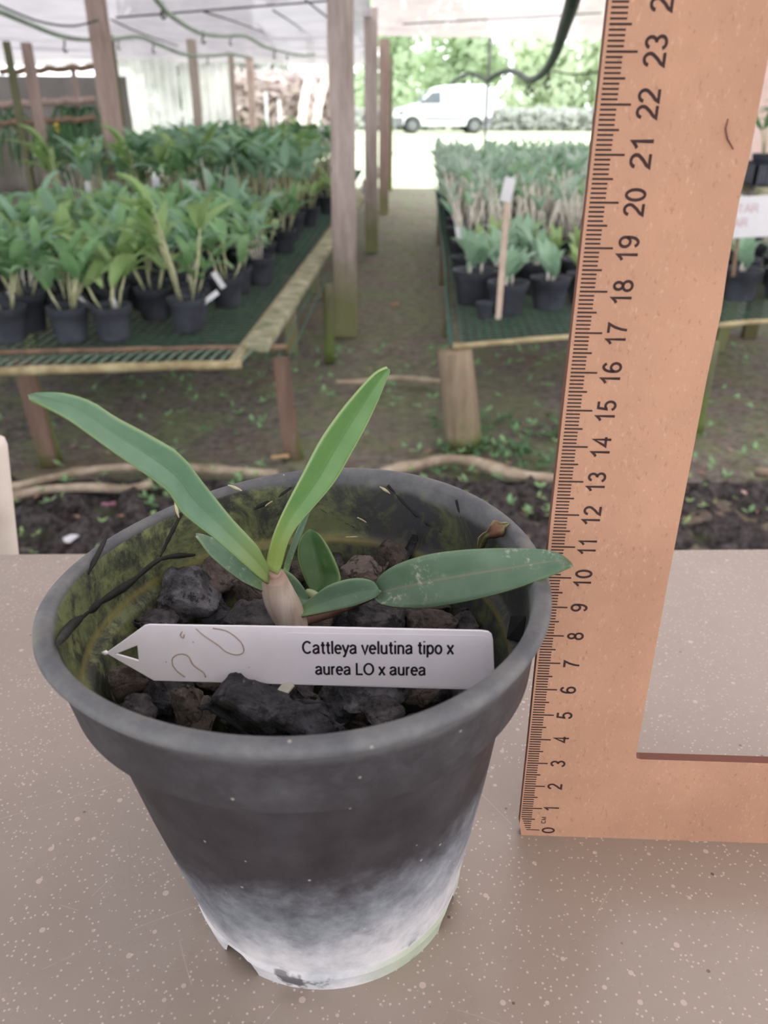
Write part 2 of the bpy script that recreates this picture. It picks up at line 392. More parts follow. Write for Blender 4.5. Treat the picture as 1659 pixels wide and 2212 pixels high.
# ------------------------------------------------------------------ hoses, wires, hooks
def hose(name, pix, mat, rad, label, hooks=(), n=6, cat='hose'):
    root = None
    P = [PY(x, y, Y) for x, y, Y in pix]; P = [Vector(p) for p in catmull(P, n)]
    mb = MB(); mb.tube(P, rad, 10); root = mb.build(name, mat); tag(root, label, cat)
    for hx, hy, HY, s in hooks:
        c = PY(hx, hy, HY); h = MB()
        h.tube([c + Vector((s*a, 0, s*b)) for a, b in ((0,0.35),(0.15,0.1),(0.1,-0.3),(-0.1,-0.7),(-0.25,-1.1),(-0.05,-1.5),(0.25,-1.4),(0.3,-1.1))], s*0.16, 6)
        h.build('hook', M_hook, root)
    return root
hose('irrigation_hose', [(-30,12,3.6),(0,25,3.8),(60,50,4.2),(120,74,4.6),(175,85,5.0),(240,85,5.4),(300,80,5.8),(345,97,6.2),(400,118,6.6),(450,121,7.2),(500,118,7.8),(545,126,8.5)],
     M_hose_pale, 0.011, 'pale green irrigation hose looping below the roof at left', ((138,92,4.8,0.03),(255,92,5.5,0.025),(330,98,6.1,0.03),(448,124,7.2,0.03)))
hose('irrigation_hose', [(325,-20,3.4),(345,8,3.6),(375,38,4.0),(430,70,4.6),(480,78,5.2),(530,78,5.8),(570,100,6.6),(610,112,7.4),(655,120,8.2),(680,118,8.8)],
     M_hose_pale, 0.010, 'second pale green hose sagging under the roof, nearer the post', ((350,12,3.7,0.03),(438,72,4.7,0.03),(497,82,5.4,0.025),(592,112,7,0.03),(620,116,7.6,0.03)))
hose('irrigation_hose', [(1250,-60,1.35),(1238,0,1.5),(1222,50,1.75),(1200,115,2.3),(1180,150,2.9),(1160,168,3.4),(1140,172,3.8),(1118,158,4.2),(1098,153,4.6),(1075,160,5.0),(1052,173,5.4),(1030,163,5.9),(1010,160,6.4),(992,168,7.0),(975,180,7.8)],
     M_hose_dark, 0.0125, 'dark green hose snaking down in front of the van', ((1184,158,3.0,0.03),(1150,172,3.6,0.028),(1140,182,3.8,0.028),(1088,160,4.8,0.028),(1020,164,6,0.03),(1002,166,6.6,0.03)))
hose('support_wire', [(1195,154,4.5),(1240,160,4.5),(1300,156,4.5)], M_hook, 0.004, 'thin wire running right from the dark hose', ((1245,164,4.5,0.02),))
for pix, lab in (([(250,38,4.6),(480,20,4.6),(730,0,4.6)], 'long thin wire running across under the left roof to the post'),
                 ([(-10,8,3.8),(60,38,4.0),(105,51,4.1),(160,56,4.3),(212,44,4.5)], 'dark cord along the sagging tarp hem at upper left'),
                 ([(240,42,5.0),(300,70,6.0),(385,100,8.5)], 'short diagonal wire below the roof between the pale hoses'),
                 ([(440,25,4.7),(550,62,7),(620,90,10)], 'diagonal roof wire receding towards the far trees'),
                 ([(660,0,4.4),(710,40,5.2)], 'short roof wire ending at the nearest post'),
                 ([(590,22,5),(640,55,7),(680,85,9.5)], 'diagonal roof wire nearest the tall post'),
                 ([(870,52,6.5),(1300,28,6.5)], 'faint wire across the pinkish roof cloth above the van')):
    hose('roof_wire', pix, M_hook, 0.0045, lab, cat='wire')

# ------------------------------------------------------------------ benches
BZ = HC - 0.655
LB = empty('plant_bench', (-1.0, 2.3, 0), 'long low bench with green mesh top and bamboo front rails, at left', 'bench')
def child(mb, name, mat, par, smooth=True):
    o = mb.build(name, mat, par, smooth); o.matrix_parent_inverse = Matrix.Translation(par.location).inverted(); return o
def pole(par, name, a, b, r, mat, wob=0.004, n=14):
    a = Vector(a); b = Vector(b); mb = MB(); seed = random.random()*50
    P = [a + (b-a)*k/n + Vector((0, 0, 1))*noise.noise(Vector((seed, k*0.7, 0)))*wob for k in range(n+1)]
    mb.tube(P, [r*(1.0 + (0.12 if k % 4 == 0 else 0)) for k in range(n+1)], 10); return child(mb, name, mat, par)
A = PZ(-120, 806, BZ); B = PZ(522, 786, BZ); pole(LB, 'front_rail', A, B, 0.0125, M_bamboo)
C1 = PZ(-120, 764, BZ); D1 = PZ(620, 750, BZ); pole(LB, 'back_rail', C1, D1, 0.009, M_brownpole)
E1 = PZ(552, 752, BZ+0.01); F1 = PZ(700, 540, BZ+0.01); G1 = E1 + (F1-E1)*6.2
mb = MB(); mb.beam(E1, G1, 0.075, 0.03); bevel(child(mb, 'side_plank', M_mossplank, LB, False), 0.006)
E2 = PZ(500, 790, BZ+0.0); F2 = PZ(640, 600, BZ); mb = MB(); mb.beam(E2, E2 + (F2-E2)*6, 0.03, 0.02); bevel(child(mb, 'inner_batten', M_bamboo, LB, False), 0.004)
def meshtop(par, x0f, x1f, y0, y1, z, step, rad, mat, sy=None):
    mb = MB(); y = y0
    while y < y1:
        xs, xe = x0f(y), x1f(y)
        mb.beam((xs, y, z + 0.003*math.sin(y*7)), (xe, y, z), rad*2, rad*2); y += step
    x = min(x0f(y0), x0f(y1)); xm = max(x1f(y0), x1f(y1))
    while x < xm:
        ya = y0; yb = y1
        mb.beam((x, ya, z+rad), (x + 0.02*(yb-ya), yb, z+rad), rad*2, rad*2); x += step
    return child(mb, 'mesh_top', mat, par, False)
meshtop(LB, lambda y: -1.75, lambda y: -0.405 + 0.018*(y-2.3), 2.32, 10.3, BZ-0.008, 0.035, 0.0016, M_net)
for k in range(26):
    x = A.x + (B.x-A.x)*k/26 + 0.03
    mb = MB(); y0 = A.y + (B.y-A.y)*k/26; mb.tube([(x, y0, BZ+0.006), (x+0.012, y0+0.09, BZ+0.012), (x+0.02, y0+0.16, BZ+0.002)], 0.003, 6)
    child(mb, 'cross_wire', M_wire, LB)
def leg(par, px0, py0, w, mat, ztop=BZ-0.01, lean=0.0, d=None, rnd=False, name='leg'):
    b = PZ(px0, py0, 0.0); mb = MB()
    if rnd: mb.tube([b + Vector((lean*k/6, 0, (ztop)*k/6)) for k in range(7)], [w/2*(1.04 - 0.02*k) for k in range(7)], 12)
    else: mb.beam(b, b + Vector((lean, 0, ztop)), w, d or w*0.35)
    o = child(mb, name, mat, par, rnd); 
    if not rnd: bevel(o, 0.003)
    return o
leg(LB, 632, 998, 0.05, M_leg, lean=-0.02); leg(LB, 650, 995, 0.022, M_green_pole, lean=-0.055, rnd=True)
leg(LB, 108, 1008, 0.055, M_leg, lean=-0.02); leg(LB, 130, 1000, 0.02, M_green_pole, lean=-0.03, rnd=True)
leg(LB, 712, 782, 0.045, M_green_pole, rnd=True)
for yy in (3.6, 4.9, 6.4, 8.0, 9.6):
    for xx in (-0.42, -1.6):
        mb = MB(); mb.beam((xx, yy, 0), (xx, yy, BZ-0.01), 0.05, 0.04); child(mb, 'leg', M_postbrown, LB, False)
RB = empty('plant_bench', (1.0, 2.5, 0), 'low bench with green wire netting top, right of the path and behind the ruler', 'bench')
A = PZ(978, 748, BZ); B = PZ(1240, 727, BZ); D = (B-A)
pole(RB, 'front_rail', A, A + D*4.6, 0.0085, M_bamboo, 0.003, 30)
rx0 = lambda y: A.x + 0.045*(y-A.y) + 0.0
mb = MB(); step = 0.03
sl = D.y / D.x
for k in range(175):
    y = A.y + k*step
    if y > 7.6: break
    mb.beam((rx0(y), y, BZ), (rx0(y)+1.75, y + 1.75*sl, BZ), 0.003, 0.003)
for k in range(58):
    x = A.x + k*step; y = A.y + k*step*sl
    mb.beam((x, y, BZ+0.003), (x + 0.045*5.1, 7.6, BZ+0.003), 0.003, 0.003)
child(mb, 'mesh_top', M_net, RB, False)
mb = MB()   # netting turned up along the path side
for k in range(160):
    y = A.y + k*0.033; 
    if y > 7.6: break
    hh = 0.02 + 0.1*min(1, (y-A.y)/0.7) + 0.02*math.sin(y*4)
    mb.beam((rx0(y), y, BZ), (rx0(y)-0.012-0.03*hh, y, BZ+hh), 0.003, 0.003)
for q in range(5):
    P = []
    for k in range(60):
        y = A.y + k*0.086; hh = (0.02 + 0.1*min(1, (y-A.y)/0.7) + 0.02*math.sin(y*4))*(q/4.0); P.append((rx0(y)-0.012*q/4-0.03*hh, y, BZ+hh))
    mb.tube(P, 0.0022, 5)
child(mb, 'side_netting', M_net, RB, False)
pole(RB, 'side_rail', (rx0(A.y)+0.02, A.y, BZ-0.02), (rx0(7.6)+0.02, 7.6, BZ-0.02), 0.012, M_brownpole)
leg(RB, 1003, 972, 0.115, M_log, ztop=BZ-0.015, lean=-0.045, rnd=True)
leg(RB, 1222, 960, 0.06, M_leg, ztop=BZ-0.012)
leg(RB, 1500, 940, 0.05, M_green_pole, ztop=BZ-0.02, rnd=True)
for yy in (3.9, 5.2, 6.8):
    for dx in (0.04, 1.5):
        mb = MB(); mb.beam((rx0(yy)+dx, yy, 0), (rx0(yy)+dx, yy, BZ-0.01), 0.06, 0.05); child(mb, 'leg', M_leg, RB, False)
# raised shelf on the far right
RS = empty('raised_shelf', PY(1640, 400, 3.6), 'narrow raised shelf on a short trestle, right of the ruler', 'shelf')
z = RSZ = PY(1640, 396, 3.6).z; x = RSX = PY(1605, 396, 3.6).x
mb = MB(); mb.beam((x, 3.45, z-0.02), (x+1.6, 3.62, z-0.02), 0.05, 0.03); bevel(child(mb, 'shelf_board', M_mossplank, RS, False), 0.004)
mb = MB(); mb.beam((x, 3.75, z-0.02), (x+1.6, 3.92, z-0.02), 0.05, 0.03); bevel(child(mb, 'shelf_board', M_mossplank, RS, False), 0.004)
for dx in (0.1, 1.2):
    mb = MB(); mb.beam((x+dx-0.05, 3.65, 0), (x+dx+0.0, 3.65, z-0.035), 0.05, 0.04); child(mb, 'leg', M_post, RS, False)
    mb = MB(); mb.beam((x+dx, 3.4, z-0.045), (x+dx, 3.98, z-0.045), 0.04, 0.03); child(mb, 'bracket', M_post, RS, False)

# ------------------------------------------------------------------ potted plants on the benches
def leafmesh(mb, base, a, elev, L, Wd, droop, fold=0.25, seg=7, twist=0.0):
    """one strap leaf: grows from base towards azimuth a, starting at elevation elev, drooping"""
    h = Vector((math.cos(a), math.sin(a), 0)); p = Vector(base); e0 = elev; k = len(mb.v)
    side0 = Vector((-math.sin(a), math.cos(a), 0))
    for i in range(seg + 1):
        t = i / seg; e = e0 - droop * t * t
        w = Wd * (math.sin(PI * min(1, (t*0.93 + 0.07))) ** 0.65) * (1 - 0.25*t) * 0.5
        if i == seg: w = Wd * 0.03
        d = h*math.cos(e) + Vector((0,0,math.sin(e))); nrm = side0.cross(d) * -1
        s = side0*math.cos(twist*t) + nrm*math.sin(twist*t)
        mb.v += [p - s*w + nrm*w*fold, p - nrm*0.0, p + s*w + nrm*w*fold]
        p = p + d * (L / seg)
    for i in range(seg):
        q = k + i*3; mb.f += [(q, q+1, q+4, q+3), (q+1, q+2, q+5, q+4)]
def lathe(prof, n=24, org=(0,0,0)):
    mb = MB(); o = Vector(org)
    for r, z in prof:
        for j in range(n): t = 2*PI*j/n; mb.v.append(o + Vector((r*math.cos(t), r*math.sin(t), z)))
    for i in range(len(prof)-1):
        for j in range(n): a = i*n+j; b = i*n+(j+1)%n; mb.f.append((a, b, b+n, a+n))
    return mb
def potmesh(r, h):
    return lathe([(0.001, 0.004), (r*0.72, 0.0), (r*0.74, 0.004), (r*0.90, h*0.78), (r*0.97, h*0.79), (r, h*0.985), (r*1.03, h), (r*0.95, h), (r*0.88, h*0.8), (r*0.85, h*0.75)])
def filling(r, h):
    mb = MB(); n = 20; vs = [Vector((0, 0, h*0.84))]
    for ring in (0.35, 0.7, 1.0):
        for j in range(n):
            t = 2*PI*j/n; vs.append(Vector((math.cos(t)*r*0.88*ring, math.sin(t)*r*0.88*ring, h*0.82 + random.uniform(-0.004, 0.008)*(ring < 1))))
    mb.v = vs
    for j in range(n): mb.f.append((0, 1+j, 1+(j+1)%n))
    for q in (0, 1):
        for j in range(n): a = 1+q*n+j; b = 1+q*n+(j+1)%n; mb.f.append((a, a+n, b+n, b))
    return mb
def proto(kind, r, h, leafmat, canemat, rs):
    random.seed(rs); root = empty('potted_orchid', (0, 0, 0))
    potmesh(r, h).build('pot', M_potfar, root); filling(r, h).build('growing_medium', M_gravel, root, False)
    lf = MB(); cn = MB(); top = h*0.84
    if kind == 'low':         # broad arching leaves on short canes
        for c in range(5):
            a0 = random.uniform(0, 2*PI); b = Vector((math.cos(a0)*r*0.4, math.sin(a0)*r*0.4, top)); H = random.uniform(0.06, 0.15)
            tp = b + Vector((math.cos(a0)*0.035, math.sin(a0)*0.035, H)); cn.tube([b, (b+tp)/2 + Vector((0.004,0,0)), tp], [0.003, 0.004, 0.003], 6)
            for q in range(random.choice((2, 3, 3))):
                leafmesh(lf, tp - Vector((0,0,0.01)), random.uniform(0, 2*PI), random.uniform(0.45, 1.15), random.uniform(0.12, 0.18), random.uniform(0.034, 0.050), random.uniform(0.6, 1.7), 0.35, 7, random.uniform(-0.5, 0.5))
    elif kind == 'tall':
        for c in range(6):
            a0 = random.uniform(0, 2*PI); b = Vector((math.cos(a0)*r*0.35, math.sin(a0)*r*0.35, top)); H = random.uniform(0.16, 0.28)
            tp = b + Vector((math.cos(a0)*0.06, math.sin(a0)*0.06, H)); cn.tube([b, (b+tp)/2 + Vector((0.006,0.004,0)), tp], [0.003, 0.0045, 0.003], 6)
            for q in range(3):
                leafmesh(lf, tp - Vector((0,0,0.01)), a0 + random.uniform(-1.6, 1.6), random.uniform(0.4, 1.2), random.uniform(0.14, 0.21), random.uniform(0.036, 0.052), random.uniform(0.5, 1.7), 0.35, 7, random.uniform(-0.5, 0.5))
    elif kind == 'seedling':
        for c in range(3):
            a0 = random.uniform(0, 2*PI); b = Vector((math.cos(a0)*r*0.3, math.sin(a0)*r*0.3, top)); H = random.uniform(0.02, 0.05)
            tp = b + Vector((0, 0, H)); cn.tube([b, tp], [0.005, 0.004], 6)
            for q in range(3):
                leafmesh(lf, tp - Vector((0,0,0.006)), random.uniform(0, 2*PI), random.uniform(0.7, 1.35), random.uniform(0.09, 0.14), random.uniform(0.036, 0.05), random.uniform(0.3, 1.1), 0.3, 7)
    elif kind == 'whitecane':
        for c in range(9):
            a0 = random.uniform(0, 2*PI); b = Vector((math.cos(a0)*r*0.35, math.sin(a0)*r*0.35, top)); H = random.uniform(0.14, 0.24)
            tp = b + Vector((math.cos(a0)*0.06, math.sin(a0)*0.06, H)); cn.tube([b, (b+tp)/2 + Vector((0.01,0.004,0)), tp], [0.003, 0.0048, 0.003], 6)
            if c % 2 == 0:
                for q in range(3): leafmesh(lf, tp - Vector((0,0,0.01)), random.uniform(0, 2*PI), random.uniform(0.5, 1.2), random.uniform(0.06, 0.11), random.uniform(0.018, 0.028), random.uniform(0.3, 1.0), 0.3, 6)
    else:                     # dense
        for c in range(10):
            a0 = random.uniform(0, 2*PI); b = Vector((math.cos(a0)*r*0.5, math.sin(a0)*r*0.5, top)); H = random.uniform(0.10, 0.2)
            tp = b + Vector((math.cos(a0)*0.05, math.sin(a0)*0.05, H)); cn.tube([b, tp], [0.004, 0.004], 5)
            for q in range(3): leafmesh(lf, tp - Vector((0,0,random.uniform(0,0.05))), random.uniform(0, 2*PI), random.uniform(0.3, 1.2), random.uniform(0.07, 0.11), random.uniform(0.026, 0.036), random.uniform(0.2, 0.9), 0.3, 5)
    cn.build('stems', canemat, root); lf.build('foliage', leafmat, root)
    return root
protos = {}
def use(kind, idx, loc, rot, s, label, group, tilt=(0, 0)):
    key = (kind, idx)
    if key not in protos:
        lm = {'low': [0,1,2,0], 'tall': [0,3,2,1], 'seedling': [0,1,2], 'whitecane': [4,1,0], 'dense': [4,1,4]}[kind][idx]
        cm = M_canewhite if kind == 'whitecane' or idx == 1 else M_cane
        st = random.getstate(); protos[key] = (proto(kind, 0.062 if kind != 'seedling' else 0.072, 0.105 if kind != 'seedling' else 0.108, LEAFM[lm], cm, 100 + idx*7 + len(kind)), [False]); random.setstate(st)
    src, used = protos[key]
    if not used[0]: root = src; used[0] = True
    else:
        root = src.copy(); COL.objects.link(root)
        for ch in list(src.children):
            c = ch.copy(); c.parent = root; COL.objects.link(c)
    root.location = loc; root.rotation_euler = (tilt[0], tilt[1], rot); root.scale = (s, s, s)
    tag(root, label, 'potted plant', group); return root
rnd = random.Random(3)
GL = 'green leafed orchids crowding the front half of the left bench'
named = [((10,745), 'potted orchid at the left end of the front row, left bench'),
         ((145,745), 'potted orchid with trailing brown roots in the front row, left bench'),
         ((238,742), 'potted orchid with a white tag, third in the front row of the left bench'),
         ((402,722), 'potted orchid with long bare pale canes at the left bench corner'),
         ((487,668), 'potted orchid with a slim white marker near the side plank'),
         ((560,618), 'small potted orchid tucked beside the mossy side plank'),
         ((612,548), 'lone potted orchid with visible black pot by the side plank'),
         ((667,490), 'potted orchid farther up the side plank, black pot showing'),
         ((706,462), 'potted orchid beside the tall weathered post, black pot showing')]
placed = []
for (px, py), lab in named:
    p = PZ(px, py, BZ); k = 'low' if px != 402 else 'tall'
    use(k, rnd.randrange(3), (p.x, p.y + 0.05, BZ+0.002), rnd.uniform(0, 6.28), 1.0, lab, None); placed.append((p.x, p.y+0.05))
def free(x, y, d): return all((x-a)**2 + (y-b)**2 > d*d for a, b in placed)
y = 2.62; r_i = 0
while y < 4.35:
    x = -1.62 + (0.08 if r_i % 2 else 0)
    while x < -0.56 + 0.01*(y-2.3):
        xx = x + rnd.uniform(-0.02, 0.02); yy = y + rnd.uniform(-0.02, 0.02)
        skip = (yy < 2.9 and xx > -0.62) or not free(xx, yy, 0.125)
        if not skip:
            use('low', rnd.randrange(4), (xx, yy, BZ+0.002), rnd.uniform(0, 6.28), rnd.uniform(0.92, 1.15), 'leafy green potted orchid crowded among others, front half of the left bench', GL)
            placed.append((xx, yy))
        x += 0.15
    y += 0.15; r_i += 1
GT = 'tall orchids filling the back half of the left bench'
y = 4.65
while y < 9.6:
    x = -1.7; 
    while x < -0.5 + 0.01*(y-2.3):
        xx = x + rnd.uniform(-0.03, 0.03); yy = y + rnd.uniform(-0.03, 0.03)
        if free(xx, yy, 0.15):
            use('tall', rnd.randrange(4), (xx, yy, BZ+0.002), rnd.uniform(0, 6.28), rnd.uniform(1.0, 1.2), 'tall green potted orchid in the dense back half of the left bench', GT)
            placed.append((xx, yy))
        x += 0.2 if y < 7 else 0.27
    y += 0.22 if y < 7 else 0.42
# right bench
for kind, px, py, s, lab in (('seedling',1098,687,1.0,'seedling in a black pot right beside the wooden stake'),
                   ('seedling',1190,675,1.0,'seedling in a black pot between the wooden stake and the ruler'),
                   ('seedling',1012,618,0.95,'seedling in a black pot at the netting edge of the right bench'),
                   ('seedling',1605,655,1.05,'seedling in a black pot just right of the ruler, below the white sign'),
                   ('seedling',1700,655,1.05,'seedling in a black pot at the far right edge below the sign'),
                   ('seedling',1268,665,1.0,'seedling in a black pot half hidden behind the ruler')):
    p = PZ(px, py, BZ); use(kind, rnd.randrange(3), (p.x, p.y+0.06, BZ+0.004), rnd.uniform(0,6.28), s, lab, None); placed.append((p.x, p.y+0.06))
def rrow(y0, y1, sx, sy, kind, ids, smin, smax, lab, grp, dmin):
    y = y0; k = 0
    while y < y1:
        x = rx0(y) + 0.10 + (sx/2 if k % 2 else 0)
        while x < rx0(y) + 1.6:
            xx = x + rnd.uniform(-0.02, 0.02); yy = y + rnd.uniform(-0.02, 0.02) + (x-rx0(y))*sl*0.5
            # skip what the ruler hides completely
            c = Vector((xx, yy, BZ+0.1)) - CAM; zz = c.dot(_f); pxx = CX + F*c.dot(_r)/zz; pyy = CY - F*c.dot(_u)/zz
            rl = 1306 - 0.103*pyy; rr = 1659 - 0.177*pyy
            hid = rl + 70 < pxx < rr - 70
            if not hid and pxx < 1760 and free(xx, yy, dmin):
                use(kind, rnd.choice(ids), (xx, yy, BZ+0.004), rnd.uniform(0,6.28), rnd.uniform(smin, smax), lab, grp); placed.append((xx, yy))
            x += sx
        y += sy; k += 1
rrow(3.0, 3.65, 0.17, 0.17, 'seedling', (0,1,2), 0.95, 1.15, 'small seedling in a black pot among the front rows of the right bench', 'seedlings in the front rows of the right bench', 0.15)
rrow(3.8, 4.7, 0.17, 0.19, 'whitecane', (0,1,2), 1.0, 1.25, 'potted orchid with papery whitish canes in the middle of the right bench', 'white caned orchids in the middle of the right bench', 0.15)
rrow(4.85, 7.5, 0.19, 0.24, 'dense', (0,1,2), 1.15, 1.35, 'pale bushy potted orchid in the massed far part of the right bench', 'pale bushy orchids at the far end of the right bench', 0.16)
# tray and plants on the raised shelf
zt = RSZ; mb = MB(); x0 = RSX
mb.box((x0, 3.5, zt-0.004), (x0+0.6, 3.85, zt+0.004)); 
for bx in (((x0,3.5,zt),(x0+0.6,3.51,zt+0.075)), ((x0,3.84,zt),(x0+0.6,3.85,zt+0.075)), ((x0,3.5,zt),(x0+0.01,3.85,zt+0.075)), ((x0+0.59,3.5,zt),(x0+0.6,3.85,zt+0.075))): mb.box(*bx)
for k in range(15): mb.box((x0+0.01+k*0.04, 3.495, zt), (x0+0.02+k*0.04, 3.5, zt+0.075))
tag(mb.build('plastic_tray', M_potfar, smooth=False), 'dark slatted plastic tray on the raised shelf at right', 'tray')
for k in range(4):
    use('low', k, (x0+0.09+0.14*k, 3.62+0.06*(k%2), zt+0.006), k*1.7, 1.0, ['leftmost','second','third','rightmost'][k] + ' leafy orchid standing in the dark tray on the raised shelf', None)

# plant tags, signs, stakes
def slab(name, px, py, Y, w, h, mat, label, cat, rx=0.0, ry=0.0, rz=0.0, th=0.0015, pin=None):
    c = PY(px, py, Y); o = MB(); o.box((-w/2, -th/2, -h/2), (w/2, th/2, h/2)); o = o.build(name, mat, smooth=False)
    o.location = c; o.rotation_euler = (rx, ry, rz); bevel(o, min(w, h)*0.08); tag(o, label, cat); return o
for px, py, Y, w, h, ry, lab in (
    (410,418,4.45,0.075,0.13,0.15,'large white label card standing among the tall orchids, left bench'),
    (338,410,4.45,0.04,0.13,0.05,'narrow white marker left of the large white card'),
    (140,415,4.3,0.05,0.04,0.3,'small white tag among leaves at the back left of the bench'),
    (190,408,4.4,0.03,0.07,0.1,'slim white tag behind the small white one, left bench'),
    (697,290,7.0,0.05,0.11,-0.4,'white tag poking above the farthest orchids beside the post'),
    (30,643,2.62,0.018,0.05,-0.7,'white tag leaning in the leftmost front row pot'),
    (248,660,2.52,0.016,0.05,-0.2,'white tag standing in the third front row pot'),
    (452,645,2.62,0.016,0.075,0.95,'white tag tilted flat over the corner pot with bare canes'),
    (472,605,2.72,0.02,0.06,-0.5,'white tag above the pot with the slim white marker'),
    (185,655,2.6,0.012,0.05,-0.7,'thin white tag between the second and third front row pots'),
    (1238,375,5.4,0.14,0.2,0.2,'bluish white card among pale orchids beside the ruler'),
    (1012,372,5.2,0.08,0.12,0.1,'translucent white card among pale orchids, right bench'),
    (786,405,6.6,0.03,0.11,0.1,'pale yellowish tag seen between the first two path posts'),
    (990,505,3.4,0.02,0.05,-0.2,'small white tag at the netting edge of the right bench')):
    slab('plant_tag', px, py, Y, w, h, M_white, lab, 'tag', 0.1, ry)
a = PZ(1076, 690, BZ); b = PY(1100, 385, a.y + 0.02)
mb = MB(); mb.beam(a, b, 0.02, 0.006); st = bevel(mb.build('wooden_stake', simple('stake_wood', (206,188,172), (184,164,148), 14, 0.8), smooth=False), 0.001)
tag(st, 'tall pale wooden stake standing against a seedling pot, right bench', 'stake')
slab('paper_wrap', 1097, 410, a.y, 0.036, 0.075, M_white, 'crumpled white paper wrapped round the top of the wooden stake', 'paper', 0.1, 0.15)
a = PZ(1048, 692, BZ); o = potmesh(0.032, 0.05).build('small_pot', M_potfar); o.location = a + Vector((0, 0.03, 0.004)); tag(o, 'tiny empty black pot left of the wooden stake', 'pot')
# white sign right of the ruler
sg = empty('white_sign', PY(1600, 470, 2.95), 'white rectangular sign with faded red lettering, right of the ruler', 'sign'); sg.rotation_euler = (0.0, -0.07, -0.1)
mb = MB(); mb.box((-0.105, -0.002, -0.068), (0.105, 0.002, 0.068)); bevel(mb.build('board', M_white, sg, False), 0.004)
mb = MB(); mb.box((-0.006, 0.003, -0.2), (0.006, 0.009, 0.02)); mb.build('stake', M_brownpole, sg, False)

def _arc(cx, cy, rx, ry, a0, a1):
    n = max(6, int(abs(a1-a0)/14)); return [(cx + rx*math.cos(math.radians(a0+(a1-a0)*i/n)), cy + ry*math.sin(math.radians(a0+(a1-a0)*i/n))) for i in range(n+1)]
_six = [_arc(.28,.30,.21,.25,0,360), _arc(.30,.50,.23,.44,42,180) + [(.07,.36)]]
GLYPH = {
 '0': (.56, [_arc(.28,.5,.22,.44,0,360)]), '1': (.56, [[(.10,.74),(.22,.82),(.34,.97),(.34,0)]]),
 '2': (.56, [_arc(.28,.70,.21,.24,172,-35) + [(.30,.36),(.13,.20),(.06,.06),(.52,.06)]]),
 '3': (.56, [_arc(.27,.72,.19,.22,165,-90), _arc(.26,.28,.22,.22,90,-165)]),
 '4': (.56, [[(.40,0),(.40,.94),(.05,.29),(.54,.29)]]),
 '5': (.56, [[(.49,.94),(.15,.94),(.09,.50)] + _arc(.27,.31,.22,.26,130,-160)]),
 '6': (.56, _six), '7': (.56, [[(.05,.94),(.51,.94),(.34,.62),(.24,.30),(.20,0)]]),
 '8': (.56, [_arc(.28,.73,.17,.21,0,360), _arc(.28,.28,.22,.23,0,360)]),
 '9': (.56, [[(.56-x, 1-y) for x, y in q] for q in _six]),
 'a': (.54, [[(.07,.52)] + _arc(.25,.52,.17,.15,160,0) + [(.42,.12),(.46,.03)], [(.42,.42),(.22,.37)] + _arc(.21,.20,.145,.15,120,300) + [(.42,.20)]]),
 't': (.34, [[(.17,.92),(.17,.16),(.22,.06),(.32,.06)], [(.03,.67),(.31,.67)]]), 'l': (.22, [[(.11,0),(.11,1)]]),
 'e': (.54, [[(.08,.38),(.46,.38)] + _arc(.27,.36,.195,.31,5,318)]),
 'y': (.48, [[(.03,.71),(.24,.08)], [(.45,.71),(.24,.06),(.16,-.17),(.04,-.20)]]), 'v': (.48, [[(.03,.71),(.24,.03),(.45,.71)]]),
 'u': (.54, [[(.09,.71)] + _arc(.26,.25,.17,.20,180,360) + [(.43,.25),(.43,.71)], [(.43,.30),(.43,0)]]),
 'i': (.22, [[(.11,0),(.11,.71)], [(.11,.90),(.11,1.0)]]), 'n': (.54, [[(.09,0),(.09,.71)], _arc(.26,.46,.17,.20,180,0) + [(.43,0)]]),
 'p': (.55, [[(.09,-.25),(.09,.71)], _arc(.28,.36,.19,.31,0,360)]), 'o': (.54, [_arc(.27,.36,.20,.31,0,360)]),
 'x': (.48, [[(.04,0),(.44,.71)], [(.44,0),(.04,.71)]]), 'r': (.33, [[(.09,0),(.09,.71)], _arc(.26,.46,.17,.20,180,80)]),
 'C': (.72, [_arc(.38,.5,.30,.44,42,318)]), 'L': (.54, [[(.10,1),(.10,.06),(.52,.06)]]), 'O': (.78, [_arc(.39,.5,.32,.44,0,360)]),
 'M': (.80, [[(.10,0),(.10,.97),(.40,.1),(.70,.97),(.70,0)]]), 'A': (.66, [[(.03,0),(.33,.97),(.63,0)], [(.14,.34),(.52,.34)]]),
 'R': (.66, [[(.10,0),(.10,.94),(.36,.94)] + _arc(.38,.72,.17,.22,90,-90) + [(.10,.50)], [(.34,.5),(.60,0)]]), 'T': (.62, [[(.03,.94),(.59,.94)], [(.31,.94),(.31,0)]]), ' ': (.26, []),
}
def textmesh(s, bold=0.0, spacing=1.0):
    hw = 0.052 + bold; vs = []; fs = []; px = 0.0
    for ch in s:
        adv, strokes = GLYPH[ch]
        for st in strokes:
            P = [Vector((x+px, y, 0)) for x, y in st]; closed = (P[0]-P[-1]).length < 1e-4 and len(P) > 3; k = len(vs); m = len(P)
            for i, p in enumerate(P):
                a = P[i-1] if i > 0 else (P[-2] if closed else p); b = P[i+1] if i < m-1 else (P[1] if closed else p)
                d0 = (p-a).normalized() if (p-a).length > 1e-6 else (b-p).normalized(); d1 = (b-p).normalized() if (b-p).length > 1e-6 else d0
                n0 = Vector((-d0.y, d0.x, 0)); n1 = Vector((-d1.y, d1.x, 0)); mm = (n0+n1)
                mm = mm.normalized() if mm.length > 1e-6 else n0; sc = min(2.2, 1/max(0.35, mm.dot(n0))); vs += [tuple(p+mm*hw*sc), tuple(p-mm*hw*sc)]
            for i in range(m-1): fs.append((k+2*i, k+2*i+2, k+2*i+3, k+2*i+1)[::-1])
        px += adv*spacing + 0.02
    xs = [q[0] for q in vs]; return vs, fs, (min(xs), max(xs), 0.0, 1.0)
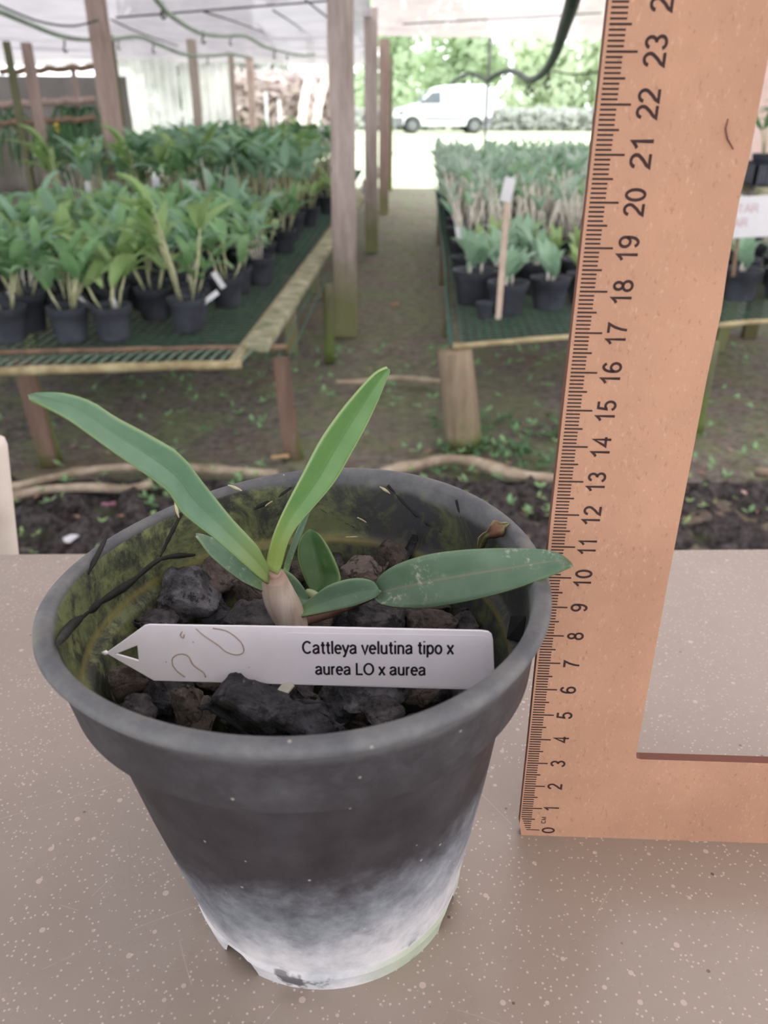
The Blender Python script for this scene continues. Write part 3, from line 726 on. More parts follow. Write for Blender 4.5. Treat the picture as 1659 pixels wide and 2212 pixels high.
M_red = simple('faded_red', (206,176,178), (196,164,166), 10, 0.7)
mb = MB()
for s, cx, cy in (('TAR', 0.02, 0.015), ('AR', 0.0, -0.03)):
    v, f, (x0, x1, y0, y1) = textmesh(s, 0.01); k = 0.028/(y1-y0)
    mb.add([((q[0]-(x0+x1)/2)*k*1.3+cx, -0.0026, (q[1]-y0)*k+cy) for q in v], f)
mb.build('lettering', M_red, sg, False)

# ------------------------------------------------------------------ van
M_vanwhite = simple('van_paint', (236,238,242), (228,230,236), 3, 0.35, spec=0.5)
M_glass = simple('van_glass', (96,104,112), (80,88,96), 3, 0.2, spec=0.6)
M_bumper = simple('grey_bumper', (120,122,128), (104,106,112), 5, 0.6)
M_tyre = simple('tyre', (84,84,88), (66,66,70), 5, 0.8)
VY = 34.5; vc = PZ(952, 288, 0.0); 
VAN = empty('van', (vc.x, vc.y, 0), 'small white panel van parked on the bright grass, facing left', 'van'); VAN.rotation_euler = (0, 0, 0.10)
L, Hh, Wd = 3.95, 1.78, 1.68
prof = [(-1.93,0.34),(-1.97,0.55),(-1.94,0.80),(-1.80,0.93),(-1.30,1.05),(-1.12,1.12),(-0.55,1.60),(-0.40,1.68),(-0.15,1.76),(0.6,1.82),(1.5,1.82),(1.80,1.78),(1.88,1.60),(1.96,0.9),(1.98,0.5),(1.95,0.32)]
def arch(cx, r=0.37, n=9): return [(cx + r*math.cos(PI*k/n), 0.30 + r*math.sin(PI*k/n)) for k in range(n+1)]
outline = prof + [(1.95,0.30)] + arch(1.28) + arch(-1.32) + [(-1.93,0.30)]
n = len(outline); vs = [(x, -Wd/2, z) for x, z in outline] + [(x, Wd/2, z) for x, z in outline]
bm = bmesh.new(); bv = [bm.verts.new(q) for q in vs]
bm.faces.new(bv[:n]); bm.faces.new(bv[n:][::-1])
for i in range(n): bm.faces.new((bv[i], bv[i+n], bv[(i+1)%n+n], bv[(i+1)%n]))
bmesh.ops.recalc_face_normals(bm, faces=bm.faces)
for v in bm.verts:                       # tumblehome
    if v.co.z > 1.0: v.co.y *= 1 - 0.13*(v.co.z-1.0)
me = bpy.data.meshes.new('body'); bm.to_mesh(me); bm.free(); me.materials.append(M_vanwhite); body = bpy.data.objects.new('body', me); COL.objects.link(body); body.parent = VAN; bevel(body, 0.05, 3)
def plate(name, pts, yo, th, mat, par=VAN):
    m = len(pts); vs = [(x, -(Wd/2 + yo) * (1 - 0.13*max(0, zz-1.0)), zz) for x, zz in pts]; vs += [(x_, y_ + th, z_) for x_, y_, z_ in vs]
    fs = [tuple(range(m)), tuple(range(m, 2*m))[::-1]] + [(i, (i+1)%m, (i+1)%m+m, i+m) for i in range(m)]
    return mk(name, vs, fs, mat, par, False)
plate('side_window', [(-1.02,1.12),(-0.55,1.52),(-0.18,1.56),(-0.16,1.12)], 0.012, 0.02, M_glass)
plate('door_seam', [(-0.08,0.5),(-0.06,0.5),(-0.05,1.7),(-0.07,1.7)], 0.006, 0.01, M_bumper)
plate('side_moulding', [(-0.85,0.52),(0.85,0.52),(0.85,0.62),(-0.85,0.62)], 0.02, 0.03, M_bumper)
plate('rear_bumper', [(1.62,0.32),(2.0,0.32),(2.0,0.62),(1.62,0.62)], 0.02, Wd+0.03, M_bumper)
plate('front_bumper', [(-2.0,0.3),(-1.72,0.3),(-1.72,0.62),(-2.0,0.6)], 0.02, Wd+0.03, M_bumper)
plate('headlight', [(-1.95,0.68),(-1.7,0.72),(-1.62,0.86),(-1.88,0.82)], 0.012, 0.1, M_glass)
ws = mk('windscreen', [(-1.13,-0.7,1.13),(-1.13,0.7,1.13),(-0.57,0.62,1.61),(-0.57,-0.62,1.61),(-1.10,-0.7,1.10),(-1.10,0.7,1.10),(-0.55,0.62,1.58),(-0.55,-0.62,1.58)], [(0,1,2,3),(7,6,5,4),(0,4,5,1),(1,5,6,2),(2,6,7,3),(3,7,4,0)], M_glass, VAN, False)
mb = MB(); mb.box((-1.02,-Wd/2-0.16,1.12),(-0.90,-Wd/2-0.01,1.28)); bevel(mb.build('wing_mirror', M_bumper, VAN, False), 0.03)
for cx in (-1.32, 1.28):
    for sy in (-1, 1):
        mb = MB(); y0 = sy*(Wd/2-0.2); y1 = sy*(Wd/2-0.01)
        mb.tube([(cx, y0, 0.30), (cx, (y0+y1)/2, 0.30), (cx, y1, 0.30)], [0.29, 0.30, 0.28], 28); w_ = mb.build('wheel', M_tyre, VAN)
        mb = MB(); mb.tube([(cx, y1, 0.30), (cx, y1 + sy*0.012, 0.30)], [0.19, 0.15], 20); mb.build('hub_cap', M_steel, w_)

# ------------------------------------------------------------------ trees and hedge beyond
def tree(x, y, h, r, leafmat, label, trunkmat, n=900, s=0.35, crown_z=0.6, lean=0.0, group='trees beyond the netting house'):
    root = empty('tree', (x, y, 0), label, 'tree', group)
    mb = MB(); P = [(lean*k/6 + 0.1*math.sin(k), 0.1*math.cos(k*1.3), h*crown_z*1.1*k/6) for k in range(7)]
    mb.tube(P, [0.16*h/6*(1-0.09*k) for k in range(7)], 10); mb.build('trunk', trunkmat, root)
    lf = MB(); blobs = [(Vector((lean + rnd.uniform(-r,r)*0.7, rnd.uniform(-r,r)*0.7, h*crown_z + rnd.uniform(-0.3,1)*h*(1-crown_z))), r*rnd.uniform(0.35,0.6)) for _ in range(9)]
    for _ in range(n):
        c, br = rnd.choice(blobs); d = Vector((rnd.gauss(0,1), rnd.gauss(0,1), rnd.gauss(0,1))).normalized()
        p = c + d*br*rnd.uniform(0.6,1.05); e = d.orthogonal().normalized(); e.rotate(Matrix.Rotation(rnd.uniform(0,6.28), 3, d)); g_ = d.cross(e)
        e = (e + d*rnd.uniform(-0.5,0.5))*s*rnd.uniform(0.5,1); g_ = g_*s*0.4
        lf.add([p-e, p-g_+d*s*0.08, p+e, p+g_+d*s*0.08], [(0,1,2,3)])
    lf.build('crown', leafmat, root, False); return root
M_tl = [simple('far_leaf', (196,212,180), (170,190,154), 0.6, 0.8, trans=0.4), simple('far_leaf_pale', (216,226,200), (190,206,174), 0.6, 0.8, trans=0.4), simple('far_leaf_grey', (190,192,186), (166,170,164), 0.6, 0.8, trans=0.3)]  # bright haze is put into these pale foliage colours
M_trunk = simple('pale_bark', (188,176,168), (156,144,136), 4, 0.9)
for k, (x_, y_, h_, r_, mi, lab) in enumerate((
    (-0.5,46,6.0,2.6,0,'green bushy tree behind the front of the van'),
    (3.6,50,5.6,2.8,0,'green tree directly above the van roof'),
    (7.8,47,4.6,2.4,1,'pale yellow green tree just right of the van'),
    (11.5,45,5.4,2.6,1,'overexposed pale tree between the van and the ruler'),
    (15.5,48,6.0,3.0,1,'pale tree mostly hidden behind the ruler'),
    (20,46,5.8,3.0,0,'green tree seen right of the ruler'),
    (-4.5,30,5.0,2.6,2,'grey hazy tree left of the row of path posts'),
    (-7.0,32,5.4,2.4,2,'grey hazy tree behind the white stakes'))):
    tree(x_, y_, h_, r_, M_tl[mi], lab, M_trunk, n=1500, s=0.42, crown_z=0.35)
for k, (x0, x1, y_, h_, m_, lab) in enumerate(((-1.5, 22, 42, 1.15, M_tl[2], 'low greyish hedge line running behind the van'), (-4.9, -1.2, 24, 2.2, simple('hazy_brush', (206,192,188), (178,164,160), 2, 0.9, trans=0.3), 'tangle of hazy grey pink brush beyond the left bench'))):  # brush colour carries the grey pink haze
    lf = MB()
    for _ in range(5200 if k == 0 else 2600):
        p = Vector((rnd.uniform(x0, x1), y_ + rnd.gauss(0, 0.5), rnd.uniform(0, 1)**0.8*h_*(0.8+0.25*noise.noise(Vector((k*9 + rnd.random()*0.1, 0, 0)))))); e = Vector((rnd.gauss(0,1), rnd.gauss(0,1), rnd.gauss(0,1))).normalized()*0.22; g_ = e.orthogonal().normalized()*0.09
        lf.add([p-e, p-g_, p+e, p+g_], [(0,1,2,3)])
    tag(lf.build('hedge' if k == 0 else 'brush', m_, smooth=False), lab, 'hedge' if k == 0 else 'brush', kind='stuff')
for pix, Y, lab in (([(648,300),(655,230),(672,150),(668,80)], 18, 'pale leaning tree trunk beyond the left bench, left of the pair'), ([(672,300),(688,230),(705,160),(712,90)], 18, 'pale leaning tree trunk beyond the left bench, right of the pair')):
    mb = MB(); P = [PY(a_, b_, Y) for a_, b_ in pix]; P[0].z = 0; mb.tube([Vector(q) for q in catmull(P, 4)], 0.08, 8); o = mb.build('leaning_tree', simple('bright_bark', (236,226,220), (214,202,196), 4, 0.9)); tag(o, lab, 'tree trunk')

# ------------------------------------------------------------------ table
t = NT('worn_laminate')
base = t.mix(t.mr(t.noise(7, 5), 0.3, 0.7), (160,147,135), (146,133,121))
v = t.vor(240, co=t.map((1,1,1))); g1 = t.noise(9, 3)
spk = t.math('MULTIPLY', t.math('LESS_THAN', v, t.mr(t.vor(240, out='Color'), 0.5, 1.0, 0.0, 0.3)), t.math('GREATER_THAN', t.noise(12, 2), 0.30))
base = t.mix(t.math('MULTIPLY', spk, 0.55), base, (214,196,184))
v2 = t.vor(520, co=t.map((1,1,1), loc=(3,1,0))); spk2 = t.math('MULTIPLY', t.math('LESS_THAN', v2, 0.19), t.math('GREATER_THAN', g1, 0.36))
base = t.mix(t.math('MULTIPLY', spk2, 0.5), base, (224,208,198))
v3 = t.vor(90, co=t.map((1,1,1), loc=(7,4,0))); spk3 = t.math('MULTIPLY', t.math('LESS_THAN', v3, 0.05), 0.75)
base = t.mix(spk3, base, (92,62,52))
for rt, sc in ((0.5,1), (1.9,1.3), (2.6,0.8), (1.1, 1.1)):     # scratches
    w = t.n('ShaderNodeTexWave'); w.wave_type = 'BANDS'; w.bands_direction = 'X'
    t.l(t.map((3.2*sc,3.2*sc,1), (0,0,rt), (sc*3.3,rt,0)), w.inputs[0]); w.inputs['Scale'].default_value = 1.3; w.inputs['Distortion'].default_value = 3.0; w.inputs['Detail'].default_value = 2.0; w.inputs['Detail Scale'].default_value = 0.8
    ln = t.math('MULTIPLY', t.math('GREATER_THAN', w.outputs['Fac'], 0.99997), t.math('GREATER_THAN', t.noise(16, 2, co=t.map(loc=(rt,sc,0))), 0.56))
    base = t.mix(t.math('MULTIPLY', ln, 0.22), base, (214,200,190))
t.set(base, t.mr(t.noise(30, 4), 0.3, 0.7, 0.22, 0.36)); t.b.inputs['Specular IOR Level'].default_value = 0.75
t.bump(t.noise(160, 2), 0.06, 0.0005); M_table = t.m
tb = empty('work_table', (0, 0.1, 0), 'glossy speckled grey brown table carrying the pot and the ruler', 'table')
L0 = PZ(0, 1196, TZ); R0 = PZ(1659, 1185, TZ); dd = (R0-L0); n_ = Vector((-dd.y, dd.x, 0)).normalized()
a = L0 - dd*0.9; b = R0 + dd*0.9
mb = MB(); q = [a, b, b - n_*0.78, a - n_*0.78]
mb.add([p - Vector((0,0,0.025)) for p in q] + q, [(0,1,2,3),(7,6,5,4),(0,4,5,1),(1,5,6,2),(2,6,7,3),(3,7,4,0)])
o = mb.build('table_top', M_table, tb, False); o.matrix_parent_inverse = Matrix.Translation(tb.location).inverted(); bevel(o, 0.0012)
for p in (a, b):
    for k in (0.06, 0.7):
        mb = MB(); pp = p - n_*k + dd.normalized()*(0.06 if p is a else -0.06); mb.beam((pp.x, pp.y, 0), (pp.x, pp.y, TZ-0.025), 0.04, 0.04)
        o = mb.build('leg', M_steel, tb, False); o.matrix_parent_inverse = Matrix.Translation(tb.location).inverted()
# white plastic post at the far left behind the table
p = PY(-14, 942, 0.46); mb = MB(); mb.tube([(p.x-0.09, p.y, 0.0), (p.x, p.y, p.z-0.006), (p.x, p.y, p.z-0.002), (p.x, p.y, p.z)], [0.0068, 0.0068, 0.006, 0.003], 20)
tag(mb.build('white_post', simple('cream_plastic', (222,210,200), (206,194,182), 12, 0.5)), 'cream white round topped post behind the table at the left edge', 'post')

# ------------------------------------------------------------------ flower pot (about 13 cm across, slightly squashed)
PB = Vector((-0.016995, 0.180927, TZ)); TN = (-0.0409, 0.0067)
EE = (-0.017, 0.0087, -0.014, -0.0092); WW = (-0.0469, 0.066, 0.0101, -0.0253)
def potpt(r, h, ph):                    # r, h in cm
    k = max(0.0, min(1.0, h/11)); k2 = k*k
    rr = r*(1 + k2*(EE[0]*math.cos(2*ph)+EE[1]*math.sin(2*ph)+EE[2]*math.cos(3*ph)+EE[3]*math.sin(3*ph)))
    zz = h + k2*(WW[0]*math.cos(2*ph)+WW[1]*math.sin(2*ph)+WW[2]*math.cos(3*ph)+WW[3]*math.sin(3*ph))
    x = rr*math.cos(ph) + TN[0]*zz*1.0; y = rr*math.sin(ph) + TN[1]*zz
    zz2 = zz - k*(TN[0]*rr*math.cos(ph) + TN[1]*rr*math.sin(ph))
    return PB + Vector((x, y, zz2))/100
q1 = cmz(512, 2080, 0.2) - PB; q2 = cmz(968, 1965, 0.2) - PB; nph = [math.atan2(q1.y, q1.x), math.atan2(q2.y, q2.x)]; nph += [nph[0]+2*PI/3*2, nph[1] + PI*0.55]
def notch(ph):
    h = 0
    for c in nph:
        d = (ph - c + PI) % (2*PI) - PI; h = max(h, 0.62*max(0, 1 - (abs(d)/0.15)**4) if abs(d) < 0.15 else 0)
    return h
outer = [(4.07,0.0),(4.09,0.12),(4.16,0.5),(4.20,0.62),(4.14,0.70),(4.22,1.0),(4.6,3.0),(4.98,5.0),(5.32,7.0),(5.64,8.72),(5.66,8.80),(6.06,8.80),(6.10,8.86),(6.2,9.6),(6.33,10.4),(6.40,10.62),(6.54,10.70),(6.60,10.82),(6.58,10.93),(6.48,11.01),(6.32,11.03),(6.18,10.98),(6.12,10.85)]
inner = [(6.05,10.4),(5.95,9.6),(5.86,9.05),(5.80,8.92),(5.60,8.85),(5.56,8.75),(5.5,8.3),(5.2,7.0),(4.8,5.0),(4.4,3.0),(4.05,1.0),(3.9,0.9),(0.01,0.9)]
NS = 224; prof = outer + inner; vs = []; fs = []
for i, (r, h) in enumerate(prof):
    for j in range(NS):
        ph = 2*PI*j/NS; hh = h
        if h < 1.0 and i < 6: hh = max(h, notch(ph) + h*0.3)
        vs.append(potpt(r, hh, ph) - PB)
for i in range(len(prof)-1):
    for j in range(NS):
        a = i*NS+j; b = i*NS+(j+1)%NS; fs.append((a, b, b+NS, a+NS))
t = NT('dusty_black_plastic')
xyz = t.sep(); z = t.math('MULTIPLY', xyz[2], 100.0); x_ = t.math('MULTIPLY', xyz[0], 100.0); y_ = t.math('MULTIPLY', xyz[1], 100.0)
rad = t.math('SQRT', t.math('ADD', t.math('MULTIPLY', x_, x_), t.math('MULTIPLY', y_, y_)))
zz = t.math('ADD', z, t.math('MULTIPLY', t.math('SUBTRACT', t.noise(45, 5, 0.65), 0.5), 3.2)); zz = t.math('ADD', zz, t.math('MULTIPLY', x_, -0.16))
zz = t.math('ADD', zz, t.math('MULTIPLY', t.math('SUBTRACT', t.noise(260, 4, 0.7), 0.5), 1.2))
blk = t.mix(t.mr(t.noise(60, 6), 0.35, 0.7), (42,38,41), (62,59,63))
gry = t.mix(t.mr(t.noise(110, 6, 0.7), 0.35, 0.65), (100,104,111), (140,144,151))
wht = t.mix(t.mr(t.noise(80, 6, 0.7), 0.4, 0.7), (214,212,214), (178,182,188))
col = t.mix(t.mr(zz, 3.2, 5.6, 1, 0, True), blk, gry)
col = t.mix(t.mr(zz, 0.9, 3.4, 1, 0, True), col, wht)
pat = t.mr(t.noise(75, 4, 0.6, t.map(loc=(2.1,0.3,0))), 0.60, 0.66); low = t.mr(z, 0.2, 1.9, 1, 0, True)
col = t.mix(t.math('MULTIPLY', t.math('MULTIPLY', pat, low), 0.9), col, (70,70,74))
gl = t.math('MULTIPLY', t.mr(z, 0.7, 0.9, 1, 0), t.mr(x_, 0.8, 2.2, 0, 0.6)); col = t.mix(gl, col, (160,176,136))
# rim and collar: worn grey
rimf = t.mr(z, 10.3, 10.75, 0, 1, True); cr = t.mix(t.mr(t.noise(70, 6, 0.7), 0.35, 0.7), (84,86,90), (116,117,116))
cr = t.mix(t.mr(t.noise(22, 4), 0.56, 0.7, 0, 0.7), cr, (140,136,118))
col = t.mix(t.mr(z, 8.7, 8.95, 0, 0.4), col, t.mix(t.mr(t.noise(50, 6, 0.75), 0.45, 0.75), (58,57,60), (104,106,110)))
col = t.mix(rimf, col, cr)
# white flecks
fl = t.math('MULTIPLY', t.math('LESS_THAN', t.vor(300), 0.12), t.math('GREATER_THAN', t.vor(300, out='Color'), 0.80)); col = t.mix(t.math('MULTIPLY', fl, 0.55), col, (182,178,168))
# algae on the inside wall, with the lit left side painted brighter
g = t.noise(62, 8, 0.78, dist=0.6); algae = t.mix(t.mr(g, 0.42, 0.56), (50,54,48), (100,108,72)); algae = t.mix(t.mr(t.noise(130, 5, 0.7), 0.52, 0.64, 0, 0.7), algae, (128,134,88))
dark = t.mix(t.mr(g, 0.48, 0.62), (58,58,60), (88,96,66)); side = t.mr(x_, -3.5, 3.0, 1, 0, True)  # left to right light falloff put into the wall colour
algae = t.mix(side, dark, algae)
ledge = t.mr(t.math('ABSOLUTE', t.math('SUBTRACT', z, 8.85)), 0.03, 0.16, 0.55, 0); algae = t.mix(ledge, algae, (132,124,72))
inn = t.mix(t.mr(t.math('ADD', z, t.math('MULTIPLY', t.noise(60, 4), 0.5)), 10.75, 11.05, 0, 1, True), algae, cr)
t.set(col, t.mr(t.noise(90, 4), 0.3, 0.7, 0.5, 0.68)); t.b.inputs['Specular IOR Level'].default_value = 0.28
t.bump(t.noise(220, 5, 0.7), 0.25, 0.0006); M_pot = t.m
M_potin = M_pot.copy(); M_potin.name = 'algae_lit_side_plastic'
_nt = M_potin.node_tree; _b = _nt.nodes['Principled BSDF']; _nt.links.new(_nt.nodes[inn.node.name].outputs[2], _b.inputs['Base Color'])
POT = mk('flower_pot', vs, fs, M_pot); POT.location = PB
POT.data.materials.append(M_potin)
_mi = [0]*len(fs)
for i in range(len(outer)-1, len(prof)-1):
    for j in range(NS): _mi[i*NS+j] = 1
POT.data.polygons.foreach_set('material_index', _mi)
tag(POT, 'black plastic flower pot with chalky white lower half, standing on the table', 'flower pot')

def rin(h):      # inner radius at height h (cm)
    pr = sorted([(hh, r) for r, hh in inner[:-1]])
    for (h0, r0), (h1, r1) in zip(pr, pr[1:]):
        if h0 <= h <= h1: return r0 + (r1-r0)*(h-h0)/(h1-h0)
    return pr[-1][1]
def onwall(px, py, off=0.04):
    r = ray(px, py).normalized(); s = 0.12
    while s < 0.4:
        p = (CAM + r*s - PB)*100; h = p.z
        if 1.2 < h < 11.2:
            rr = math.hypot(p.x - TN[0]*h, p.y - TN[1]*h); ph = math.atan2(p.y - TN[1]*h, p.x - TN[0]*h)
            if p.y > -0.5 or p.x < -4:
                k2 = (h/11)**2; R_ = (rin(h)-off)*(1 + k2*(EE[0]*math.cos(2*ph)+EE[1]*math.sin(2*ph)+EE[2]*math.cos(3*ph)+EE[3]*math.sin(3*ph)))
                if rr > R_ and s > 0.16: return CAM + r*s
        s += 0.0005
    return CAM + r*0.25
M_root = simple('black_dead_root', (44,44,42), (30,30,28), 200, 0.7, 0.3, 0.0005)
M_flake = simple('dry_flake', (206,196,160), (178,166,128), 300, 0.8)
def wallroot(pix, w, lab, mat=M_root):
    P = [onwall(x, y, -w*55) for x, y in pix]; mb = MB(); Q = [Vector(q) for q in catmull(P, 4)]; n = len(Q)
    mb.tube(Q, [w*(0.35 + 0.65*math.sin(PI*(0.12+0.8*i/(n-1))))*(1.05+0.7*noise.noise(q*500)) for i, q in enumerate(Q)], 7)
    tag(mb.build('dead_root', mat), lab, 'root')
for pix, w, lab in (([(125,1392),(160,1345),(215,1300),(280,1258),(345,1207),(420,1198)], 0.0012, 'long black root streak curving round the left inner wall'),
                    ([(345,1203),(362,1165),(382,1128),(392,1108)], 0.0007, 'short black root rising from the long streak towards the big leaf'),
                    ([(190,1240),(215,1190),(232,1155)], 0.0007, 'short black root near the left rim'),
                    ([(515,1117),(555,1095),(600,1072),(632,1050)], 0.0010, 'black root behind the upright leaf on the back wall'),
                    ([(682,1092),(715,1112),(750,1130),(775,1142)], 0.0007, 'thin black root with chalky flecks right of the upright leaf'),
                    ([(838,1048),(880,1090),(925,1130),(962,1152)], 0.0010, 'black root slanting down the right back wall'),
                    ([(772,1075),(800,1095),(822,1122)], 0.0008, 'short black root at the middle of the back wall'),
                    ([(985,1080),(995,1110),(1003,1135)], 0.0005, 'tiny greenish root below the right rim'),
                    ([(1080,1282),(1095,1310),(1108,1335)], 0.0003, 'fine beaded white root fibre on the right inner wall')):
    wallroot(pix, w, lab, M_root if 'white root' not in lab else M_flake)
def flake(px, py, L, w, ang, lab):
    c = onwall(px, py, 0.08); d = (CAM-c).normalized(); e = _r*math.cos(ang) + _u*math.sin(ang); g_ = d.cross(e)
    n = 9; top = [c + e*(L*(i/n-0.5)) + g_*(w*math.sin(PI*i/n)*(0.6+0.5*noise.noise(Vector((px,i,0))))) + d*0.0004 for i in range(n+1)]
    bot = [c + e*(L*(i/n-0.5)) - g_*(w*math.sin(PI*i/n)*(0.6+0.5*noise.noise(Vector((px,i,5))))) + d*0.0002 for i in range(n+1)]
    vs = top + bot; fs = [(i, i+1, n+2+i, n+1+i) for i in range(n)]
    o = mk('dry_flake', vs, fs, M_flake); m = o.modifiers.new('t', 'SOLIDIFY'); m.thickness = 0.0004; tag(o, lab, 'flake')
flake(508, 1053, 0.0048, 0.0007, -0.4, 'curled pale flake stuck high on the back wall near the big leaf')
flake(832, 1058, 0.0042, 0.0007, -0.6, 'pale flake at the top of the root on the right back wall')
flake(768, 1160, 0.0066, 0.0005, -0.05, 'long flat pale flake lying on the inner ledge')
flake(381, 1100, 0.0055, 0.0007, 1.8, 'pale seed like flake half under the big leaf')
flake(580, 1087, 0.0030, 0.0003, 0.6, 'tiny white flake beside the upright leaf')
flake(782, 1122, 0.0035, 0.0003, -0.5, 'tiny yellowish flake in the middle of the back wall')
# black clip inside the right wall
c = [onwall(x, y, 0.1) for x, y in ((1103,1330),(1135,1330),(1128,1384),(1094,1380))]
nn = (CAM - c[0]).normalized(); o = mk('black_clip', c + [q + nn*0.002 for q in c], [(0,1,2,3),(7,6,5,4),(0,4,5,1),(1,5,6,2),(2,6,7,3),(3,7,4,0)], simple('black_clip_plastic', (40,40,40), (28,28,28), 50, 0.5), smooth=False); bevel(o, 0.0005)
tag(o, 'small square black clip on the right inner wall of the pot', 'clip')
# dried leaf scrap
P = [onwall(x, y, 0.25) for x, y in ((1036,1182),(1045,1160),(1062,1150),(1080,1138),(1098,1130))]
mb = MB(); Q = [Vector(q) for q in catmull(P, 4)]; n = len(Q); k = 0
for i, q_ in enumerate(Q):
    w = 0.0026*math.sin(PI*(0.1+0.85*i/(n-1)))*(1+0.4*noise.noise(q_*700)); d = (CAM-q_).normalized(); tdir = (Q[min(i+1,n-1)]-Q[max(i-1,0)]).normalized(); e = tdir.cross(d)
    mb.v += [q_ + e*w, q_ + d*0.002 + e*w*0.3, q_ - e*w*0.3 + d*0.0005, q_ - e*w + d*0.0018]
for i in range(n-1):
    for j in range(3): a = i*4+j; mb.f.append((a,a+1,a+5,a+4))
t = NT('withered_leaf'); t.set(t.mix(t.mr(t.noise(150, 4), 0.42, 0.58), (128,136,84), (118,82,62)), 0.7)
o = mb.build('withered_leaf', t.m); m = o.modifiers.new('t', 'SOLIDIFY'); m.thickness = 0.0005; tag(o, 'curled green and brown withered leaf scrap on the right inner wall', 'leaf')

# ------------------------------------------------------------------ stones
def stone_mat(name, c1, c2, c3, fleck=0.5):
    t = NT(name); gn = t.n('ShaderNodeObjectInfo'); 
    a = t.noise(170, 10, 0.78); b = t.noise(520, 6, 0.8); c = t.noise(60, 5, 0.6)
    col = t.mix(t.mr(a, 0.42, 0.58), c1, c2); col = t.mix(t.mr(c, 0.5, 0.64, 0, 0.75), col, c3)
    sp = t.math('MULTIPLY', t.mr(b, 0.60, 0.68), fleck); col = t.mix(sp, col, (196,186,176))
    dk = t.mr(t.noise(260, 4, 0.7, t.map(loc=(4,2,1))), 0.54, 0.62, 0, 0.75); col = t.mix(dk, col, (26,24,26))
    t.set(col, t.mr(a, 0.3, 0.7, 0.42, 0.75)); t.b.inputs['Specular IOR Level'].default_value = 0.5
    h = t.math('ADD', a, t.math('MULTIPLY', b, 0.5)); t.bump(h, 1.0, 0.0028); return t.m
SM = {'g': stone_mat('grey_basalt', (66,64,66), (112,108,110), (136,132,132)), 'b': stone_mat('brown_stone', (92,82,76), (142,128,120), (116,104,94)),
      'k': stone_mat('black_basalt', (44,43,46), (84,84,90), (104,106,114), 0.45), 'l': stone_mat('light_stone', (136,122,112), (172,158,148), (156,140,128)),
      's': stone_mat('silvery_basalt', (76,76,80), (130,130,136), (164,164,168))}
def stone(c, dx, dy, dz, mk_, rs, rot=0.0, lab=None, grp=None, npt=15):
    R = random.Random(rs); bm = bmesh.new()
    for _ in range(npt):
        d = Vector((R.gauss(0,1), R.gauss(0,1), R.gauss(0,1))).normalized()
        bm.verts.new((d.x*dx/2*R.uniform(0.9,1.12), d.y*dy/2*R.uniform(0.9,1.12), d.z*dz/2*R.uniform(0.9,1.12)))
    r_ = bmesh.ops.convex_hull(bm, input=bm.verts); bmesh.ops.delete(bm, geom=[v for v in bm.verts if not v.link_faces], context='VERTS')
    bmesh.ops.bevel(bm, geom=list(bm.edges), offset=min(dx, dy, dz)*0.045, segments=1, affect='EDGES')
    bmesh.ops.triangulate(bm, faces=bm.faces); bmesh.ops.subdivide_edges(bm, edges=bm.edges, cuts=5, use_grid_fill=True)
    bm.normal_update(); S = max(dx, dy, dz)
    off = Vector((rs*1.7, rs*0.3, 0))
    for v in bm.verts:
        f_ = noise.fractal(v.co*(3.0/S) + off, 0.9, 2.2, 5); g_ = noise.fractal(v.co*(11.0/S) + off, 0.8, 2.2, 3)
        v.co += v.normal * (f_*S*0.055 + g_*S*0.022 - abs(noise.noise(v.co*(7.0/S) + off))*S*0.03)
    rotm = Matrix.Rotation(R.uniform(-0.4,0.4), 3, 'Z') @ Matrix.Rotation(rot, 3, 'Y') @ Matrix.Rotation(R.uniform(-0.3,0.3), 3, 'X')
    for v in bm.verts:                # keep every stone inside the pot
        v.co = rotm @ v.co; q = (Vector(c) + v.co - PB)*100; hh = min(10.4, max(1.2, q.z)); cx = TN[0]*hh; cy = TN[1]*hh
        rr = math.hypot(q.x-cx, q.y-cy); lim = rin(hh)*0.985 - 0.12
        if rr > lim: k_ = lim/rr; v.co.x = (cx + (q.x-cx)*k_)/100 + PB.x - c.x; v.co.y = (cy + (q.y-cy)*k_)/100 + PB.y - c.y
    me = bpy.data.meshes.new('stone'); bm.to_mesh(me); bm.free(); me.materials.append(SM[mk_])
    me.polygons.foreach_set('use_smooth', [True]*len(me.polygons))
    o = bpy.data.objects.new('stone', me); COL.objects.link(o); o.location = c
    return tag(o, lab, 'stone', grp)
